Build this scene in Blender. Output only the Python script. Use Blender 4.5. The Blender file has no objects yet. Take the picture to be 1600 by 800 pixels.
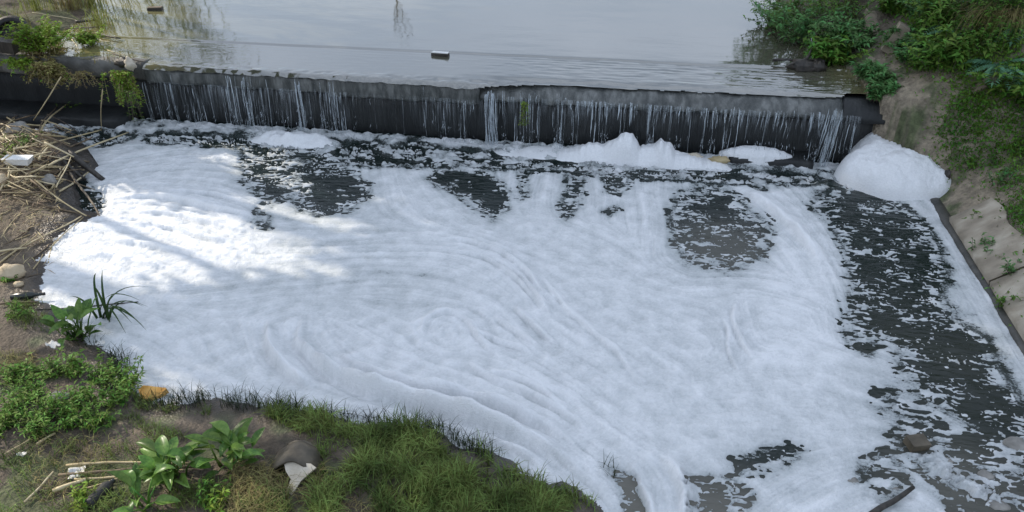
import bpy, math, random
import numpy as np
from mathutils import Vector, Matrix, Quaternion

random.seed(7)
RNG = np.random.default_rng(11)
SC = bpy.context.scene
COL = SC.collection
R = math.radians

# ------------------------------------------------------------------ camera, sky, sun, exposure
CAM_H, CAM_F, CAM_PITCH, CAM_YAW = 6.0, 1256.0, R(32), R(8.8)
cam_d = bpy.data.cameras.new('camera')
cam = bpy.data.objects.new('camera', cam_d)
COL.objects.link(cam)
cam.location = (0, 0, CAM_H)
cam.rotation_euler = (R(90) - CAM_PITCH, 0, CAM_YAW)
cam_d.sensor_width = 36
cam_d.lens = 36 * CAM_F / 1600
cam_d.clip_start = 0.05
cam_d.clip_end = 2000
SC.camera = cam

SUN_EL, SUN_AZ = 28.0, -70.0          # degrees; azimuth clockwise from +Y, so the sun stands to the left
w = bpy.data.worlds.new('World')
SC.world = w
w.use_nodes = True
wn, wl = w.node_tree.nodes, w.node_tree.links
wn.clear()
sky = wn.new('ShaderNodeTexSky')
sky.sky_type = 'NISHITA'
sky.sun_disc = False
sky.sun_elevation = R(SUN_EL)
sky.sun_rotation = R(SUN_AZ)
sky.air_density = 1.0
sky.dust_density = 1.5
tc = wn.new('ShaderNodeTexCoord')
mp = wn.new('ShaderNodeMapping')
mp.inputs['Scale'].default_value = (1, 1, 2.2)
nz = wn.new('ShaderNodeTexNoise')
nz.inputs['Scale'].default_value = 2.6
nz.inputs['Detail'].default_value = 6
cr = wn.new('ShaderNodeValToRGB')
cr.color_ramp.elements[0].position = 0.36
cr.color_ramp.elements[1].position = 0.66
cr.color_ramp.elements[0].color = (0.35, 0.35, 0.35, 1)
cr.color_ramp.elements[1].color = (0.85, 0.85, 0.85, 1)
mx = wn.new('ShaderNodeMix')
mx.data_type = 'RGBA'
mx.inputs[7].default_value = (6.65, 7.45, 8.85, 1)     # thin bright cloud
bg = wn.new('ShaderNodeBackground')
bg.inputs['Strength'].default_value = 0.10
wo = wn.new('ShaderNodeOutputWorld')
wl.new(tc.outputs['Generated'], mp.inputs['Vector'])
wl.new(mp.outputs['Vector'], nz.inputs['Vector'])
wl.new(nz.outputs['Fac'], cr.inputs['Fac'])
wl.new(cr.outputs['Color'], mx.inputs['Factor'])
wl.new(sky.outputs['Color'], mx.inputs[6])
wl.new(mx.outputs[2], bg.inputs['Color'])
wl.new(bg.outputs['Background'], wo.inputs['Surface'])

sun_d = bpy.data.lights.new('sun', 'SUN')
sun_d.energy = 2.9
sun_d.angle = R(0.55)
sun_d.color = (1.0, 0.90, 0.76)
sun = bpy.data.objects.new('sun', sun_d)
COL.objects.link(sun)
SUNV = Vector((math.sin(R(SUN_AZ)) * math.cos(R(SUN_EL)), math.cos(R(SUN_AZ)) * math.cos(R(SUN_EL)), math.sin(R(SUN_EL))))
sun.rotation_euler = (-SUNV).to_track_quat('-Z', 'Y').to_euler()
sun.location = SUNV * 60

SC.view_settings.view_transform = 'Standard'
SC.view_settings.look = 'None'
SC.view_settings.gamma = 1.0
SC.view_settings.use_curve_mapping = False
SC.view_settings.exposure = 0.80
SC.cycles.max_bounces = 6
SC.cycles.transparent_max_bounces = 12

# ------------------------------------------------------------------ helpers
_f = Vector((-math.sin(CAM_YAW) * math.cos(CAM_PITCH), math.cos(CAM_YAW) * math.cos(CAM_PITCH), -math.sin(CAM_PITCH)))
_r = Vector((math.cos(CAM_YAW), math.sin(CAM_YAW), 0))
_u = _r.cross(_f)

def P(px, py, z=0.0):
    """the place in the world, at height z, of a spot surveyed in the photograph"""
    d = _f + _r * ((px - 800) / CAM_F) - _u * ((py - 400) / CAM_F)
    t = (z - CAM_H) / d.z
    return Vector((0, 0, CAM_H)) + d * t

def G(pts, z=0.0):
    return np.array([P(a, b, z)[:2] for a, b in pts])

def _hash(ix, iy, seed):
    h = (ix * 374761393 + iy * 668265263 + seed * 1442695041) & 0xffffffff
    h = ((h ^ (h >> 13)) * 1274126177) & 0xffffffff
    return ((h ^ (h >> 16)) & 0xffff) / 65535.0

def gn(x, y, seed=0):
    """gradient noise, about -0.7..0.7"""
    ix = np.floor(x).astype(np.int64); iy = np.floor(y).astype(np.int64)
    fx = x - ix; fy = y - iy
    ux = fx * fx * fx * (fx * (fx * 6 - 15) + 10); uy = fy * fy * fy * (fy * (fy * 6 - 15) + 10)
    def g(dx, dy):
        a = _hash(ix + dx, iy + dy, seed) * 2 * np.pi
        return np.cos(a) * (fx - dx) + np.sin(a) * (fy - dy)
    a = g(0, 0) * (1 - ux) + g(1, 0) * ux
    b = g(0, 1) * (1 - ux) + g(1, 1) * ux
    return a * (1 - uy) + b * uy

def fbm(x, y, o=4, seed=0, gain=0.5):
    s = 0; a = 1.0
    for i in range(o):
        s = s + a * gn(x, y, seed + i * 17); x = x * 2.03 + 5.1; y = y * 2.03 + 1.7; a *= gain
    return s

def sdf(poly, X, Y):
    """signed distance to a polygon, positive inside"""
    d = np.full(X.shape, 1e9); ins = np.zeros(X.shape, bool)
    n = len(poly)
    for i in range(n):
        ax, ay = poly[i]; bx, by = poly[(i + 1) % n]
        ex, ey = bx - ax, by - ay
        t = np.clip(((X - ax) * ex + (Y - ay) * ey) / (ex * ex + ey * ey + 1e-12), 0, 1)
        d = np.minimum(d, (X - ax - t * ex) ** 2 + (Y - ay - t * ey) ** 2)
        if ay != by:
            c = ((ay > Y) != (by > Y)) & (X < (bx - ax) * (Y - ay) / (by - ay) + ax)
            ins ^= c
    return np.sqrt(d) * np.where(ins, 1, -1)

def pdist(line, X, Y):
    """distance to a polyline and the share of its length at the nearest point, signed side"""
    d = np.full(X.shape, 1e9); side = np.zeros(X.shape); tt = np.zeros(X.shape)
    seg = np.hypot(*(np.diff(line, axis=0).T)); tot = seg.sum(); acc = 0
    for i in range(len(line) - 1):
        ax, ay = line[i]; bx, by = line[i + 1]; ex, ey = bx - ax, by - ay
        t = np.clip(((X - ax) * ex + (Y - ay) * ey) / (ex * ex + ey * ey + 1e-12), 0, 1)
        q = np.hypot(X - ax - t * ex, Y - ay - t * ey)
        m = q < d
        d = np.where(m, q, d); side = np.where(m, np.sign(ex * (Y - ay) - ey * (X - ax)), side)
        tt = np.where(m, (acc + t * seg[i]) / tot, tt); acc += seg[i]
    return d, side, tt

def sm(a, b, x):
    t = np.clip((x - a) / (b - a), 0, 1)
    return t * t * (3 - 2 * t)

def smooth_line(pts, k=4):
    """Catmull-Rom through the points"""
    p = np.asarray(pts, float); out = []
    q = np.vstack([2 * p[0] - p[1], p, 2 * p[-1] - p[-2]])
    for i in range(1, len(q) - 2):
        for j in range(k):
            t = j / k
            out.append(0.5 * ((2 * q[i]) + (-q[i - 1] + q[i + 1]) * t + (2 * q[i - 1] - 5 * q[i] + 4 * q[i + 1] - q[i + 2]) * t * t + (-q[i - 1] + 3 * q[i] - 3 * q[i + 1] + q[i + 2]) * t ** 3))
    out.append(p[-1])
    return np.array(out)

def mesh_data(name, V, F, smooth=True):
    me = bpy.data.meshes.new(name)
    if isinstance(F, np.ndarray):
        k = F.shape[1]; n = len(F)
        me.vertices.add(len(V)); me.vertices.foreach_set('co', np.asarray(V, np.float32).ravel())
        me.loops.add(n * k); me.loops.foreach_set('vertex_index', F.astype(np.int32).ravel())
        me.polygons.add(n); me.polygons.foreach_set('loop_start', np.arange(0, n * k, k, dtype=np.int32))
        me.update(calc_edges=True); me.validate()
    else:
        me.from_pydata([tuple(v) for v in V], [], F)
        me.update()
    if smooth:
        me.polygons.foreach_set('use_smooth', np.ones(len(me.polygons), bool))
    return me

def link(name, me, mat=None, parent=None, loc=None, rot=None, scale=None):
    o = bpy.data.objects.new(name, me)
    COL.objects.link(o)
    if mat is not None and me is not None and len(me.materials) == 0:
        me.materials.append(mat)
    if parent is not None: o.parent = parent
    if loc is not None: o.location = loc
    if rot is not None: o.rotation_euler = rot
    if scale is not None: o.scale = scale if hasattr(scale, '__len__') else (scale,) * 3
    return o

def mk(name, V, F, mat, parent=None, smooth=True, **k):
    return link(name, mesh_data(name, V, F, smooth), mat, parent, **k)

def tag(o, label, cat, group=None):
    o['label'] = label; o['category'] = cat
    if group: o['group'] = group
    return o

def kind(o, k):
    o['kind'] = k
    return o

def empty(name, loc=(0, 0, 0), rz=0.0):
    o = bpy.data.objects.new(name, None)
    o.empty_display_size = 0.1
    COL.objects.link(o); o.location = loc; o.rotation_euler = (0, 0, rz)
    return o

def copy_tree(o, parent=None):
    c = o.copy(); COL.objects.link(c)
    if parent is not None: c.parent = parent
    for ch in o.children: copy_tree(ch, c)
    return c

class MB:
    def __init__(self): self.V = []; self.F = []
    def add(self, V, F):
        b = len(self.V); self.V.extend([tuple(v) for v in V]); self.F.extend([tuple(i + b for i in f) for f in F]); return self
    def tube(self, pts, rad, n=6, cap=True):
        pts = [Vector(p) for p in pts]; m = len(pts)
        if not hasattr(rad, '__len__'): rad = [rad] * m
        V = []; F = []; nrm = None
        for i, p in enumerate(pts):
            t = (pts[min(i + 1, m - 1)] - pts[max(i - 1, 0)])
            t = t.normalized() if t.length > 1e-9 else Vector((0, 0, 1))
            if nrm is None: nrm = t.orthogonal().normalized()
            nrm = nrm - t * nrm.dot(t)
            nrm = nrm.normalized() if nrm.length > 1e-6 else t.orthogonal().normalized()
            b = t.cross(nrm)
            for k in range(n):
                a = 2 * math.pi * k / n
                V.append(p + (nrm * math.cos(a) + b * math.sin(a)) * rad[i])
        for i in range(m - 1):
            for k in range(n):
                F.append((i * n + k, i * n + (k + 1) % n, (i + 1) * n + (k + 1) % n, (i + 1) * n + k))
        if cap:
            F.append(tuple(range(n - 1, -1, -1))); F.append(tuple(range((m - 1) * n, m * n)))
        return self.add(V, F)
    def box(self, lo, hi, M=None):
        x0, y0, z0 = lo; x1, y1, z1 = hi
        V = [Vector(v) for v in ((x0, y0, z0), (x1, y0, z0), (x1, y1, z0), (x0, y1, z0), (x0, y0, z1), (x1, y0, z1), (x1, y1, z1), (x0, y1, z1))]
        if M is not None: V = [M @ v for v in V]
        return self.add(V, [(0, 3, 2, 1), (4, 5, 6, 7), (0, 1, 5, 4), (1, 2, 6, 5), (2, 3, 7, 6), (3, 0, 4, 7)])
    def build(self, name, mat, parent=None, smooth=True, **k):
        return mk(name, self.V, self.F, mat, parent, smooth, **k)

def blob(seed, rx, ry, rz, rough=0.25, n=14, m=20, flat=0.0, freq=1.6):
    """a rough lump: closed, displaced ellipsoid with a flattened foot"""
    V = []; F = []
    for i in range(n + 1):
        th = math.pi * i / n
        for j in range(m):
            ph = 2 * math.pi * j / m
            V.append((math.sin(th) * math.cos(ph), math.sin(th) * math.sin(ph), math.cos(th)))
    A = np.array(V)
    nn = fbm(A[:, 0] * freq + seed * 3.7, A[:, 1] * freq + A[:, 2] * freq * 1.3 + seed, 4, seed)
    A = A * (1 + rough * nn)[:, None] * np.array([rx, ry, rz])
    if flat: A[:, 2] = np.maximum(A[:, 2], -rz * flat)
    for i in range(n):
        for j in range(m):
            F.append((i * m + j, (i + 1) * m + j, (i + 1) * m + (j + 1) % m, i * m + (j + 1) % m))
    return A, F

# ------------------------------------------------------------------ materials
def rgba(c): return (c[0], c[1], c[2], 1)

def new_mat(name):
    m = bpy.data.materials.new(name); m.use_nodes = True
    nt = m.node_tree
    return m, nt.nodes, nt.links, nt.nodes['Principled BSDF']

def mat(name, c1, c2=None, scale=6.0, rough=0.7, bump=0.3, bscale=None, detail=6, stretch=None, island=0.0, spec=0.5, bdist=0.02, trans=0.0, c3=None):
    """noise between two (three) colours, a noise bump, and an optional shade per leaf or blade"""
    m, N, L, b = new_mat(name)
    c2 = c2 or tuple(v * 0.7 for v in c1)
    t = N.new('ShaderNodeTexCoord'); mp = N.new('ShaderNodeMapping')
    if stretch: mp.inputs['Scale'].default_value = stretch
    L.new(t.outputs['Object'], mp.inputs['Vector'])
    n = N.new('ShaderNodeTexNoise'); n.inputs['Scale'].default_value = scale; n.inputs['Detail'].default_value = detail
    L.new(mp.outputs['Vector'], n.inputs['Vector'])
    r = N.new('ShaderNodeValToRGB'); e = r.color_ramp.elements
    e[0].position = 0.33; e[1].position = 0.67; e[0].color = rgba(c1); e[1].color = rgba(c2)
    if c3:
        q = r.color_ramp.elements.new(0.5); q.color = rgba(c3)
    L.new(n.outputs['Fac'], r.inputs['Fac'])
    out = r.outputs['Color']
    if island:
        g = N.new('ShaderNodeNewGeometry'); mr = N.new('ShaderNodeMapRange')
        mr.inputs['To Min'].default_value = 1 - island; mr.inputs['To Max'].default_value = 1 + island
        L.new(g.outputs['Random Per Island'], mr.inputs['Value'])
        h = N.new('ShaderNodeHueSaturation')
        L.new(mr.outputs['Result'], h.inputs['Value'])
        ml = N.new('ShaderNodeMath'); ml.operation = 'MULTIPLY_ADD'; ml.inputs[1].default_value = 0.06; ml.inputs[2].default_value = 0.47
        L.new(g.outputs['Random Per Island'], ml.inputs[0]); L.new(ml.outputs[0], h.inputs['Hue'])
        L.new(out, h.inputs['Color']); out = h.outputs['Color']
    L.new(out, b.inputs['Base Color'])
    b.inputs['Roughness'].default_value = rough
    b.inputs['Specular IOR Level'].default_value = spec
    if bump:
        n2 = N.new('ShaderNodeTexNoise'); n2.inputs['Scale'].default_value = bscale or scale * 4; n2.inputs['Detail'].default_value = 5
        L.new(mp.outputs['Vector'], n2.inputs['Vector'])
        bp = N.new('ShaderNodeBump'); bp.inputs['Strength'].default_value = bump; bp.inputs['Distance'].default_value = bdist
        L.new(n2.outputs['Fac'], bp.inputs['Height']); L.new(bp.outputs['Normal'], b.inputs['Normal'])
    if trans:
        tr = N.new('ShaderNodeBsdfTranslucent'); ms = N.new('ShaderNodeMixShader'); ms.inputs['Fac'].default_value = trans
        L.new(out, tr.inputs['Color']); L.new(b.outputs[0], ms.inputs[1]); L.new(tr.outputs[0], ms.inputs[2])
        L.new(ms.outputs[0], N['Material Output'].inputs['Surface'])
    return m

M = {}
M['lip'] = mat('wet_concrete', (0.05, 0.055, 0.053), (0.19, 0.195, 0.186), 5.0, 0.4, 1.0, 24, stretch=(1.6, 1, 0.5), c3=(0.095, 0.10, 0.095))
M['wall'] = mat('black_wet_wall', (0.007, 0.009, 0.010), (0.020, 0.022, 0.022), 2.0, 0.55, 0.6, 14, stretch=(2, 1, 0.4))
M['dryconc'] = mat('grey_weathered_concrete', (0.13, 0.125, 0.11), (0.25, 0.24, 0.21), 3, 0.85, 0.5, 22, c3=(0.17, 0.165, 0.14))
M['slab'] = mat('pale_revetment_concrete', (0.22, 0.185, 0.14), (0.46, 0.41, 0.33), 2.6, 0.85, 0.45, 34, stretch=(0.9, 1.5, 0.9), c3=(0.33, 0.285, 0.22), detail=10)
M['kerb'] = mat('dark_wet_kerb', (0.03, 0.03, 0.027), (0.08, 0.075, 0.065), 5, 0.45, 0.5, 30)
M['tan'] = mat('tan_wing_wall', (0.20, 0.165, 0.12), (0.33, 0.28, 0.21), 2.4, 0.9, 0.6, 18)
M['cane'] = mat('dry_cane', (0.34, 0.26, 0.14), (0.52, 0.42, 0.25), 5, 0.6, 0.2, 30, island=0.25)
M['cane_pale'] = mat('pale_yellow_cane', (0.50, 0.41, 0.24), (0.66, 0.56, 0.36), 5, 0.55, 0.2, 30)
M['cane_dark'] = mat('rotten_brown_cane', (0.08, 0.055, 0.035), (0.20, 0.145, 0.09), 6, 0.75, 0.3, 30, island=0.25)
M['wood_dark'] = mat('wet_black_wood', (0.02, 0.018, 0.015), (0.065, 0.055, 0.045), 6, 0.5, 0.5, 30, stretch=(3, 3, 0.6))
M['wood'] = mat('grey_brown_wood', (0.13, 0.10, 0.07), (0.26, 0.21, 0.15), 6, 0.8, 0.5, 30)
M['rock'] = mat('pale_tan_rock', (0.40, 0.31, 0.19), (0.56, 0.46, 0.32), 5, 0.8, 0.5, 26)
M['rockg'] = mat('grey_rock', (0.17, 0.165, 0.15), (0.36, 0.34, 0.31), 6, 0.85, 0.6, 26)
M['styro'] = mat('white_polystyrene', (0.74, 0.74, 0.71), (0.84, 0.84, 0.82), 8, 0.7, 0.3, 90)
M['paper'] = mat('dirty_white_plastic', (0.55, 0.54, 0.50), (0.78, 0.77, 0.74), 9, 0.6, 0.3, 40)
M['card'] = mat('faded_cardboard', (0.42, 0.36, 0.27), (0.62, 0.56, 0.46), 7, 0.85, 0.3, 40)
M['orange'] = mat('orange_foam_board', (0.50, 0.25, 0.05), (0.66, 0.40, 0.12), 10, 0.8, 0.5, 60)
M['rubber'] = mat('black_rubber', (0.012, 0.012, 0.012), (0.035, 0.033, 0.03), 9, 0.6, 0.4, 40)
M['plastic_dark'] = mat('dark_plastic', (0.012, 0.016, 0.015), (0.03, 0.035, 0.03), 5, 0.25, 0.1, 20)
M['bark'] = mat('bark', (0.07, 0.055, 0.04), (0.16, 0.13, 0.10), 5, 0.9, 0.7, 20, stretch=(1, 1, 0.3))
M['twig'] = mat('dark_twig', (0.045, 0.035, 0.028), (0.12, 0.095, 0.07), 8, 0.85, 0.3, 30)
M['straw'] = mat('dead_straw', (0.26, 0.19, 0.10), (0.44, 0.35, 0.20), 6, 0.8, 0, island=0.3)
def leafmat(name, a, b, tr=0.28, isl=0.35, rough=0.6, scale=3.0, spec=0.15):
    return mat(name, a, b, scale, rough, 0, island=isl, trans=tr, spec=spec)
M['canna'] = leafmat('broad_green_leaf', (0.060, 0.140, 0.023), (0.152, 0.281, 0.046), 0.25, 0.3, 0.4, 9.0, 0.4)
M['sedge'] = leafmat('dark_sedge_leaf', (0.024, 0.054, 0.014), (0.054, 0.090, 0.024), 0.2, 0.25)
M['weed'] = leafmat('weed_leaf', (0.076, 0.166, 0.026), (0.176, 0.293, 0.050), 0.25, 0.4)
M['creeper'] = leafmat('bright_creeper_leaf', (0.132, 0.230, 0.023), (0.275, 0.380, 0.054), 0.3, 0.4)
M['creeper_dry'] = leafmat('yellowed_creeper_leaf', (0.22, 0.20, 0.07), (0.34, 0.28, 0.12), 0.3, 0.4)
M['grass'] = leafmat('green_grass', (0.075, 0.110, 0.027), (0.230, 0.286, 0.077), 0.25, 0.6, scale=2.2)
M['grass_dark'] = leafmat('wet_dark_grass', (0.012, 0.02, 0.008), (0.035, 0.055, 0.018), 0.15, 0.4)
M['grass_dry'] = leafmat('dry_grass', (0.15, 0.14, 0.05), (0.30, 0.25, 0.11), 0.25, 0.35)
M['fern'] = leafmat('bluegreen_frond', (0.095, 0.216, 0.121), (0.172, 0.345, 0.190), 0.25, 0.3)
M['shrub'] = leafmat('shrub_leaf', (0.070, 0.170, 0.050), (0.160, 0.300, 0.100), 0.25, 0.45)
M['moss'] = leafmat('bank_cover', (0.067, 0.162, 0.023), (0.171, 0.304, 0.047), 0.25, 0.45, scale=1.4)
M['reed'] = leafmat('olive_reed_leaf', (0.144, 0.180, 0.036), (0.288, 0.312, 0.084), 0.3, 0.35)
M['tree'] = leafmat('tree_leaf', (0.04, 0.075, 0.02), (0.08, 0.13, 0.035), 0.2, 0.35)
M['yellow'] = leafmat('yellow_leaf', (0.40, 0.30, 0.03), (0.55, 0.42, 0.06), 0.25, 0.3)

# ------------------------------------------------------------------ terrain: bed, banks and land in one sheet
SHORE = G([(-60, 150), (60, 205), (124, 246), (130, 268), (92, 288), (104, 328), (142, 348), (95, 366), (82, 420), (74, 470), (128, 520), (192, 560), (206, 606), (262, 630), (330, 624), (430, 634), (560, 655), (680, 668), (760, 706), (850, 738), (930, 774), (958, 800), (985, 880), (1010, 1010)])
LAND = np.vstack([SHORE, [[0.3, -40], [-300, -40], [-300, 13.3]]])
UP_W = 1.20                                  # level of the water held by the weir
RE_Y = [-400, 12.5, 13.3, 14.0, 15.5, 18.0, 21.0, 30.0, 400]
RE_X = [4.80, 4.80, 4.08, 3.95, 3.70, 3.30, 3.0, 3.6, 3.6]
LE_Y = [13.0, 14.0, 15.0, 16.3, 17.5, 20.0, 30.0, 400]
LE_X = [-12.2, -12.0, -11.5, -11.9, -12.6, -12.4, -12.0, -12.0]

def terrain(X, Y):
    sd = np.maximum(sdf(LAND, X, Y), -3) + 0.16 * fbm(X * 1.9, Y * 1.9, 3, 19)
    lowbed = -0.35
    zl = np.where(sd > 0, 0.10 * (1 - np.exp(-np.maximum(sd, 0) / 0.2)) + 0.07 * np.tanh(sd / 1.4) + 0.05 * np.maximum(sd - 2.0, 0), np.maximum(lowbed, sd * 0.35))
    c = P(30, 300); zl = zl + np.where(sd > -0.2, 0.34 * np.exp(-(((X - c.x) / 1.5) ** 2 + ((Y - c.y - 0.6) / 1.5) ** 2)), 0)
    zl = zl + np.where(sd > -0.05, 0.05 * fbm(X * 1.3, Y * 1.3, 5, 3) * np.clip(sd * 3 + 0.3, 0.2, 1), 0)
    zl = zl + np.where(Y < 13.4, 1.3 * sm(-12.6, -16.0, X), 0)
    # behind the weir
    le = np.interp(Y, LE_Y, LE_X)
    d2 = le - X
    zu = np.where(d2 > 0, UP_W + 0.01 + 0.20 * np.tanh(d2) + 0.16 * np.maximum(d2 - 1.2, 0), np.maximum(0.62, UP_W + d2 * 0.4))
    zu = zu + np.where(d2 > 0, 0.09 * fbm(X * 1.1, Y * 1.1, 4, 9), 0)
    z = np.where(Y > 13.62, zu, zl)
    # right bank
    re = np.interp(Y, RE_Y, RE_X) + 0.06 * fbm(X * 0 + Y * 1.4, Y * 0.7, 3, 21) * (Y > 12.4)
    up = sm(12.3, 13.25, Y)
    d = X - re
    zr = np.where(d > 0, (-0.05 + 0.74 * np.minimum(d, 2.2) + 0.55 * np.clip(d - 2.2, 0, 8)) * (1 - 0.25 * up) + (UP_W + 0.05) * up, -5)
    zr = zr + np.where(d > 0, (0.10 * fbm(X * 0.9, Y * 0.9, 5, 31) + 0.09 * fbm(X * 3.4, Y * 3.4, 5, 32, 0.6)) * np.clip(d * 1.2, 0, 1), 0)
    z = np.where(d > 0, np.maximum(z, zr), z)
    return np.minimum(z, 16 + 0 * z)

def axis(lo, a, b, hi, step, n):
    mid = np.arange(a, b + 1e-6, step)
    g = (np.linspace(0, 1, n + 1)[1:]) ** 2.6
    return np.concatenate([(a - (a - lo) * g)[::-1], mid, b + (hi - b) * g])

def grid_mesh(xs, ys, Z):
    nx, ny = len(xs), len(ys)
    X, Y = np.meshgrid(xs, ys)
    V = np.stack([X.ravel(), Y.ravel(), Z.ravel()], 1)
    i = np.arange(nx * ny).reshape(ny, nx)
    F = np.stack([i[:-1, :-1].ravel(), i[:-1, 1:].ravel(), i[1:, 1:].ravel(), i[1:, :-1].ravel()], 1)
    return V, F

txs = axis(-420, -15.0, 10.0, 420, 0.05, 26); tys = axis(-420, 3.6, 21.5, 900, 0.05, 30)
TX, TY = np.meshgrid(txs, tys)
TZ = terrain(TX, TY)
V, F = grid_mesh(txs, tys, TZ)

def height(x, y):
    """ground height at a point"""
    if not (-14.9 < x < 9.9 and 3.7 < y < 21.4): return float(terrain(np.array([[x]]), np.array([[y]]))[0, 0])
    gx = (x + 15.0) / 0.05; gy = (y - 3.6) / 0.05; i = int(gx); j = int(gy); a = gx - i; b = gy - j; i += 26; j += 30
    return float((TZ[j, i] * (1 - a) + TZ[j, i + 1] * a) * (1 - b) + (TZ[j + 1, i] * (1 - a) + TZ[j + 1, i + 1] * a) * b)

ground_me = mesh_data('ground', V, F)
# what the ground is made of, place by place
sdl = sdf(LAND, TX, TY)
n1 = fbm(TX * 1.6, TY * 1.6, 5, 41); n2 = fbm(TX * 5, TY * 5, 4, 42)
mud = np.array([0.10, 0.078, 0.056]); wet = np.array([0.048, 0.040, 0.033]); litter = np.array([0.155, 0.12, 0.082]); tan = np.array([0.27, 0.225, 0.165]); soil = np.array([0.14, 0.118, 0.088]); green = np.array([0.07, 0.10, 0.035])
colr = np.broadcast_to(mud, TX.shape + (3,)).copy()
def blend(c, m): 
    global colr
    colr = colr * (1 - m[..., None]) + np.asarray(c) * m[..., None]
blend(litter, sm(0.0, 0.5, sdl) * sm(7.1, 7.7, TY + 0.6 * n1) * 0.85)
blend(green, sm(-0.05, 0.25, n1) * sm(0.1, 0.5, sdl) * sm(7.4, 6.6, TY) * 0.6)
blend(wet, sm(0.35, 0.02, sdl) * (TY < 13.5) * (TX < 3))
blend(green * 0.8 + litter * 0.3, ((TY > 13.6) & (TX < -8)) * sm(-0.3, 0.3, n1) * 0.7)
rm = (TX > 3.0) & (TX - np.interp(TY, RE_Y, RE_X) > -0.2)
blend(tan, rm * 1.0)
blend(soil, rm * sm(0.0, 0.35, n1 + 0.25 * sm(5.6, 7.5, TX)))
blend(soil * 0.75, rm * sm(14.0, 15.2, TY) * 0.9)
blend(green, rm * sm(0.02, 0.3, n2 * 0.5 + n1 + 0.35 * sm(5.8, 7.2, TX)) * 0.75)
a = ground_me.attributes.new('soil', 'FLOAT_COLOR', 'POINT')
a.data.foreach_set('color', np.concatenate([colr, np.ones(TX.shape + (1,))], 2).astype(np.float32).ravel())
a = ground_me.attributes.new('wetness', 'FLOAT', 'POINT')
a.data.foreach_set('value', (sm(0.7, 0.05, sdl) * (TX < 3) * (TY < 13.4)).astype(np.float32).ravel())
m, N, L, b = new_mat('earth')
at = N.new('ShaderNodeAttribute'); at.attribute_name = 'soil'
n = N.new('ShaderNodeTexNoise'); n.inputs['Scale'].default_value = 9; n.inputs['Detail'].default_value = 9; n.inputs['Roughness'].default_value = 0.65
tcn = N.new('ShaderNodeTexCoord'); L.new(tcn.outputs['Object'], n.inputs['Vector'])
mr = N.new('ShaderNodeMapRange'); mr.inputs['From Min'].default_value = 0.3; mr.inputs['From Max'].default_value = 0.7; mr.inputs['To Min'].default_value = 0.5; mr.inputs['To Max'].default_value = 1.5
L.new(n.outputs['Fac'], mr.inputs['Value'])
mu = N.new('ShaderNodeMix'); mu.data_type = 'RGBA'; mu.blend_type = 'MULTIPLY'; mu.inputs[0].default_value = 1
L.new(at.outputs['Color'], mu.inputs[6]); L.new(mr.outputs['Result'], mu.inputs[7]); L.new(mu.outputs[2], b.inputs['Base Color'])
aw = N.new('ShaderNodeAttribute'); aw.attribute_name = 'wetness'
mw = N.new('ShaderNodeMapRange'); mw.inputs['To Min'].default_value = 0.9; mw.inputs['To Max'].default_value = 0.28
L.new(aw.outputs['Fac'], mw.inputs['Value']); L.new(mw.outputs['Result'], b.inputs['Roughness'])
n2_ = N.new('ShaderNodeTexNoise'); n2_.inputs['Scale'].default_value = 26; n2_.inputs['Detail'].default_value = 7
L.new(tcn.outputs['Object'], n2_.inputs['Vector'])
bp = N.new('ShaderNodeBump'); bp.inputs['Strength'].default_value = 0.7; bp.inputs['Distance'].default_value = 0.05
L.new(n2_.outputs['Fac'], bp.inputs['Height']); L.new(bp.outputs['Normal'], b.inputs['Normal'])
M['earth'] = m
kind(link('ground', ground_me, m), 'structure')

# ------------------------------------------------------------------ the pool below the weir
def water_mat(name, c1, c2, ior, bscale, bstr, stretch, attr=None, rough=0.05, bdist=0.02):
    m, N, L, b = new_mat(name)
    t = N.new('ShaderNodeTexCoord'); mp = N.new('ShaderNodeMapping'); mp.inputs['Scale'].default_value = stretch
    L.new(t.outputs['Object'], mp.inputs['Vector'])
    n = N.new('ShaderNodeTexNoise'); n.inputs['Scale'].default_value = bscale; n.inputs['Detail'].default_value = 4
    L.new(mp.outputs['Vector'], n.inputs['Vector'])
    bp = N.new('ShaderNodeBump'); bp.inputs['Strength'].default_value = bstr; bp.inputs['Distance'].default_value = bdist
    L.new(n.outputs['Fac'], bp.inputs['Height']); L.new(bp.outputs['Normal'], b.inputs['Normal'])
    mx = N.new('ShaderNodeMix'); mx.data_type = 'RGBA'; mx.inputs[6].default_value = rgba(c1); mx.inputs[7].default_value = rgba(c2)
    if attr:
        aa = N.new('ShaderNodeAttribute'); aa.attribute_name = attr; L.new(aa.outputs['Fac'], mx.inputs[0])
    else:
        nn = N.new('ShaderNodeTexNoise'); nn.inputs['Scale'].default_value = 0.35; nn.inputs['Detail'].default_value = 3
        L.new(t.outputs['Object'], nn.inputs['Vector']); L.new(nn.outputs['Fac'], mx.inputs[0])
    L.new(mx.outputs[2], b.inputs['Base Color'])
    b.inputs['Roughness'].default_value = rough; b.inputs['IOR'].default_value = ior
    return m
M['pool'] = water_mat('murky_pool_water', (0.009, 0.016, 0.014), (0.13, 0.125, 0.105), 1.34, 5, 0.5, (1.0, 3.0, 1), 'silt', 0.08, 0.05)
lxs = axis(-40, -12.5, 5.4, 40, 0.06, 6); lys = axis(-120, 3.0, 13.5, 14.0, 0.06, 8)
LX, LY = np.meshgrid(lxs, lys)
LZ = 0.02 * fbm(LX * 1.6, LY * 5.0, 3, 5) * sm(12.5, 10.5, LY) + 0.022 * fbm(LX * 2.6, LY * 6, 3, 6) * sm(9.5, 12, LY)
V, F = grid_mesh(lxs, lys, LZ)
me = mesh_data('pool_water', V, F)
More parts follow.
